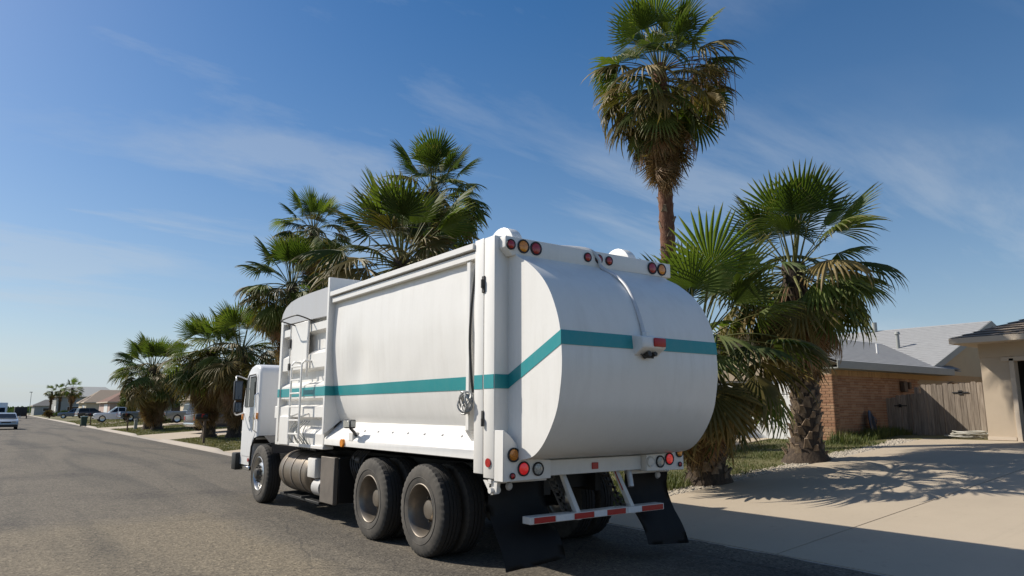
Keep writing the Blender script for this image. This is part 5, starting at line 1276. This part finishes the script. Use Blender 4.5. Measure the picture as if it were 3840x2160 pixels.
# dark cargo trailer standing in the street, far left
def trailer():
    X, Y = 6.6, 186.0
    t = thing('cargo_trailer', 'black enclosed cargo trailer parked at the far end of the street', 'trailer', (X, Y, 0))
    part('box', MB().box((X - 1.1, Y - 2.2, .5), (X + 1.1, Y + 2.2, 2.45), .05, 2), 'box_black', t)
    part('door_bar', MB().box((X - .05, Y - 2.24, .6), (X + .05, Y - 2.205, 2.35)), 'plastic_dark', t)
    for s in (-1, 1):
        part('wheel', MB().lathe([(-.1, .001), (-.1, .3), (-.08, .34), (.08, .34), (.1, .3), (.1, .001)], (X + s * 1.15, Y, .34), 'X', 20), 'tyre_tread', t)
        part('tail_lamp', MB().box((X + s * .95 - .08, Y - 2.22, .62), (X + s * .95 + .08, Y - 2.203, .74)), 'lens_red', t)
    part('tow_bar', MB().box((X - .05, Y + 2.2, .45), (X + .05, Y + 3.4, .55)), 'black_metal', t)
trailer()
def box_van():
    X, Y = 2.2, 150
    t = thing('box_van', 'white box van far behind the silver sedan', 'van', (X, Y, 0))
    part('box', MB().box((X - 1.2, Y - 1.6, .7), (X + 1.2, Y + 4.0, 3.0), .05, 2), 'car_white', t)
    part('cab', MB().prism([(Y - 3.3, .5), (Y - 3.3, 1.2), (Y - 2.8, 1.35), (Y - 2.3, 2.2), (Y - 1.6, 2.25), (Y - 1.6, .5)], 0, X - 1.0, X + 1.0, .04, 2), 'car_white', t)
    part('windscreen', MB().prism([(Y - 2.80, 1.40), (Y - 2.35, 2.15), (Y - 2.37, 2.17), (Y - 2.83, 1.41)], 0, X - .85, X + .85), 'glass_dark', t)
    for s in (-1, 1):
        for yy in (-2.4, 2.6): part('wheel', MB().lathe([(-.12, .001), (-.12, .35), (-.1, .4), (.1, .4), (.12, .35), (.12, .001)], (X + s * .92, Y + yy, .4), 'X', 20), 'tyre_tread', t)
        part('headlight', MB().box((X + s * .75 - .14, Y - 3.32, .85), (X + s * .75 + .14, Y - 3.295, 1.05), .01), 'lens_white', t)
box_van()

# ------------------------------------------------------------------ street furniture
def wheelie_bin(X, Y, label):
    z = 0.02
    b = thing('wheelie_bin', label, 'bin', (X, Y, z))
    mb = MB(); rows = []
    for zz, w_ in ((.06, .24), (.95, .30)):
        rows.append([Vector((X + sx * w_, Y + sy * (w_ + .03), z + zz)) for sx, sy in ((-1, -1), (1, -1), (1, 1), (-1, 1), (-1, -1))])
    mb.grid(rows); mb.box((X - .24, Y - .27, z + .05), (X + .24, Y + .27, z + .08)); part('body', mb, 'bin_green', b)
    part('lid', MB().prism([(Y - .37, z + .95), (Y + .36, z + .95), (Y + .36, z + 1.02), (Y, z + 1.07), (Y - .37, z + 1.0)], 0, X - .33, X + .33, .015), 'bin_green', b)
    part('handle', MB().cyl((X - .25, Y + .40, z + .98), (X + .25, Y + .40, z + .98), .018, n=8), 'plastic_dark', b)
    for s in (-1, 1): part('wheel', MB().cyl((X + s * .22, Y + .27, z + .12), (X + s * .30, Y + .27, z + .12), .12, n=16), 'tyre_tread', b)
wheelie_bin(8.75, 88.2, 'dark green wheelie bin standing at the kerb')
def mailbox(X, Y, label, h=1.12, n=1, face=math.pi / 2, light=False):
    z = ter(X, Y)
    m = thing('mailbox', label, 'mailbox', (X, Y, z), group='mailboxes along the kerb')
    part('post', MB().box((X - .05, Y - .05, z - .1), (X + .05, Y + .05, z + h), .006), 'post_wood', m)
    if n == 1: part('arm', MB().box((X - .35, Y - .045, z + h - .16), (X + .2, Y + .045, z + h - .08), .005).prism([(X - .05, z + h - .5), (X - .28, z + h - .17), (X - .2, z + h - .17), (X - .05, z + h - .4)], 1, Y - .03, Y + .03), 'post_wood', m)
    else: part('arm', MB().box((X - .3, Y - 1.0, z + h - .16), (X + .2, Y + 1.0, z + h - .08), .005), 'post_wood', m)
    for k in range(n):
        yy = Y + (k - (n - 1) / 2) * 1.2
        sec = [(yy - .11, z + h - .08), (yy + .11, z + h - .08)] + [(yy + .11 * math.cos(R(a)), z + h + .08 + .11 * math.sin(R(a))) for a in range(0, 181, 20)]
        b = part('box', MB().prism(sec, 0, X - .45, X + .1, .004), 'mailbox_black', m, 50)
        part('flag', MB().box((X - .2, yy - .125, z + h), (X - .16, yy - .113, z + h + .18)).box((X - .2, yy - .126, z + h + .12), (X - .08, yy - .112, z + h + .18)), 'reflector_red', b)
    return m
mailbox(8.95, 37.9, 'black mailbox on a post in front of the palm pair', 1.25)
mailbox(9.5, 65.0, 'black mailbox left of the leftmost large palms', 1.2)
mailbox(9.6, 90.5, 'twin mailboxes on one post beside the green bin', 1.15, 2)
def pedestal(X, Y):
    z = ter(X, Y); p = thing('utility_pedestal', 'small grey green utility pedestal on the lawn left of the palms', 'utility box', (X, Y, z))
    part('post', MB().box((X - .12, Y - .12, z - .05), (X + .12, Y + .12, z + .72), .015), 'trim_grey', p); part('cap', MB().box((X - .14, Y - .14, z + .70), (X + .14, Y + .14, z + .80), .02), 'trim_grey', p)
pedestal(10.55, 68.0)
def lamp_post(X, Y, label):
    p = thing('street_lamp', label, 'street lamp', (X, Y, 0))
    part('pole', MB().cyl((X, Y, 0), (X, Y, 7.2), .09, .06, 10), 'trim_grey', p); part('lamp_head', MB().box((X - .5, Y - .14, 7.1), (X + .3, Y + .14, 7.28), .04), 'plastic_dark', p)
lamp_post(11.5, 262, 'thin street lamp far up the street beyond the black trailer')
def bush(name, label, c, r, h, n, seed, mat='bush_leaf', trunk=0, cat='bush', group=None, leaf=.12):
    rnd = random.Random(seed); c = Vector(c)
    b = thing(name, label, cat, c, group=group)
    mb = MB()
    mb.tube([c - Vector((0, 0, .1)), c + Vector((.05, 0, trunk + h * .35)), c + Vector((0, .05, trunk + h * .6))], [.05 * r + .04, .04 * r + .02, .02], 8)
    for k in range(5):
        a = k * 1.256 + rnd.random(); p = c + Vector((0, 0, trunk + h * .25)); mb.tube([p, p + Vector((math.cos(a) * r * .35, math.sin(a) * r * .35, h * .25)), p + Vector((math.cos(a) * r * .6, math.sin(a) * r * .6, h * .45))], [.03, .02, .01], 5)
    part('trunk' if trunk else 'stem', mb, 'palm_bark', b)
    cl = [(Vector((rnd.uniform(-.6, .6) * r, rnd.uniform(-.6, .6) * r, trunk + h * rnd.uniform(.3, .78))), rnd.uniform(.3, .55)) for _ in range(11)]
    vs = []; fs = []
    for i in range(n):
        p0, s = rnd.choice(cl); d = Vector((rnd.gauss(0, 1), rnd.gauss(0, 1), rnd.gauss(0, 1))).normalized() * rnd.random() ** .4
        p = c + p0 + Vector((d.x * r * s, d.y * r * s, d.z * h * s * .6))
        u = Vector((rnd.gauss(0, 1), rnd.gauss(0, 1), rnd.gauss(0, .6))).normalized(); w_ = u.cross(Vector((rnd.random(), rnd.random(), 1))).normalized(); l_ = leaf * rnd.uniform(.6, 1.5)
        q = len(vs); vs += [tuple(p - u * l_), tuple(p + w_ * l_ * .4), tuple(p + u * l_), tuple(p - w_ * l_ * .4)]; fs.append((q, q + 1, q + 2, q + 3))
    me = bpy.data.meshes.new('crown' if trunk else 'foliage'); me.from_pydata([tuple(Vector(v) - c) for v in vs], [], fs); me.materials.append(MATS[mat])
    obj('crown' if trunk else 'foliage', me, b)
TG = 'trees and shrubs up the street'
bush('round_tree', 'yellow green rounded shrub tree before the dark roofed house', (17.6, 116, .6), 2.1, 2.6, 2400, 1, 'grass_green', .4, 'tree', TG, .22)
bush('round_tree', 'dark green tree left of the leftmost large palms', (17.0, 92, .6), 2.2, 4.2, 3000, 2, 'bush_leaf', 1.0, 'tree', TG, .22)
bush('round_tree', 'dark tree between the red roof and the dark roof', (23, 150, .7), 2.6, 4.5, 2400, 3, 'bush_leaf', 1.0, 'tree', TG, .3)
bush('shrub', 'small round shrub beside the leftmost palm trunks', (13.0, 70.5, .35), .8, .9, 900, 4, 'grass_green', 0, 'shrub', TG, .09)
bush('shrub', 'young leafy plant between the palm trunks and grey pickup', (12.9, 58.5, .3), .6, 1.5, 700, 5, 'grass_green', 0, 'shrub', TG, .1)
bush('shrub', 'low shrub by the far blue grey pickup', (12.5, 165, .4), 1.6, 1.4, 900, 6, 'bush_leaf', 0, 'shrub', TG, .2)
bush('shrub', 'dry brown shrub at the kerb near the trailer', (10.9, 170, .2), 1.3, 1.6, 900, 7, 'palm_leaf_dead', 0, 'shrub', TG, .2)
# far tree belt at the end of the street
rnd = random.Random(77); vs = []; fs = []
for i in range(9000):
    X = rnd.uniform(-60, 240); Y = rnd.uniform(480, 620); hh = 3.2 + 2.2 * noise.noise(Vector((X * .05, Y * .02, 1))) + 1.2 * noise.noise(Vector((X * .21, 3, 1)))
    p = Vector((X, Y, max(.2, hh * rnd.random() ** .7))); u = Vector((rnd.gauss(0, 1), rnd.gauss(0, .4), rnd.gauss(0, 1))).normalized() * .9; w_ = u.cross(Vector((0, 1, .2))).normalized() * .7
    q = len(vs); vs += [tuple(p - u), tuple(p + w_), tuple(p + u), tuple(p - w_)]; fs.append((q, q + 1, q + 2, q + 3))
me = bpy.data.meshes.new('tree_belt'); me.from_pydata(vs, [], fs); me.materials.append(MATS['bush_leaf'])
o = obj('tree_belt', me); o['kind'] = 'stuff'; tag(o, 'low far belt of trees along the horizon', 'trees')
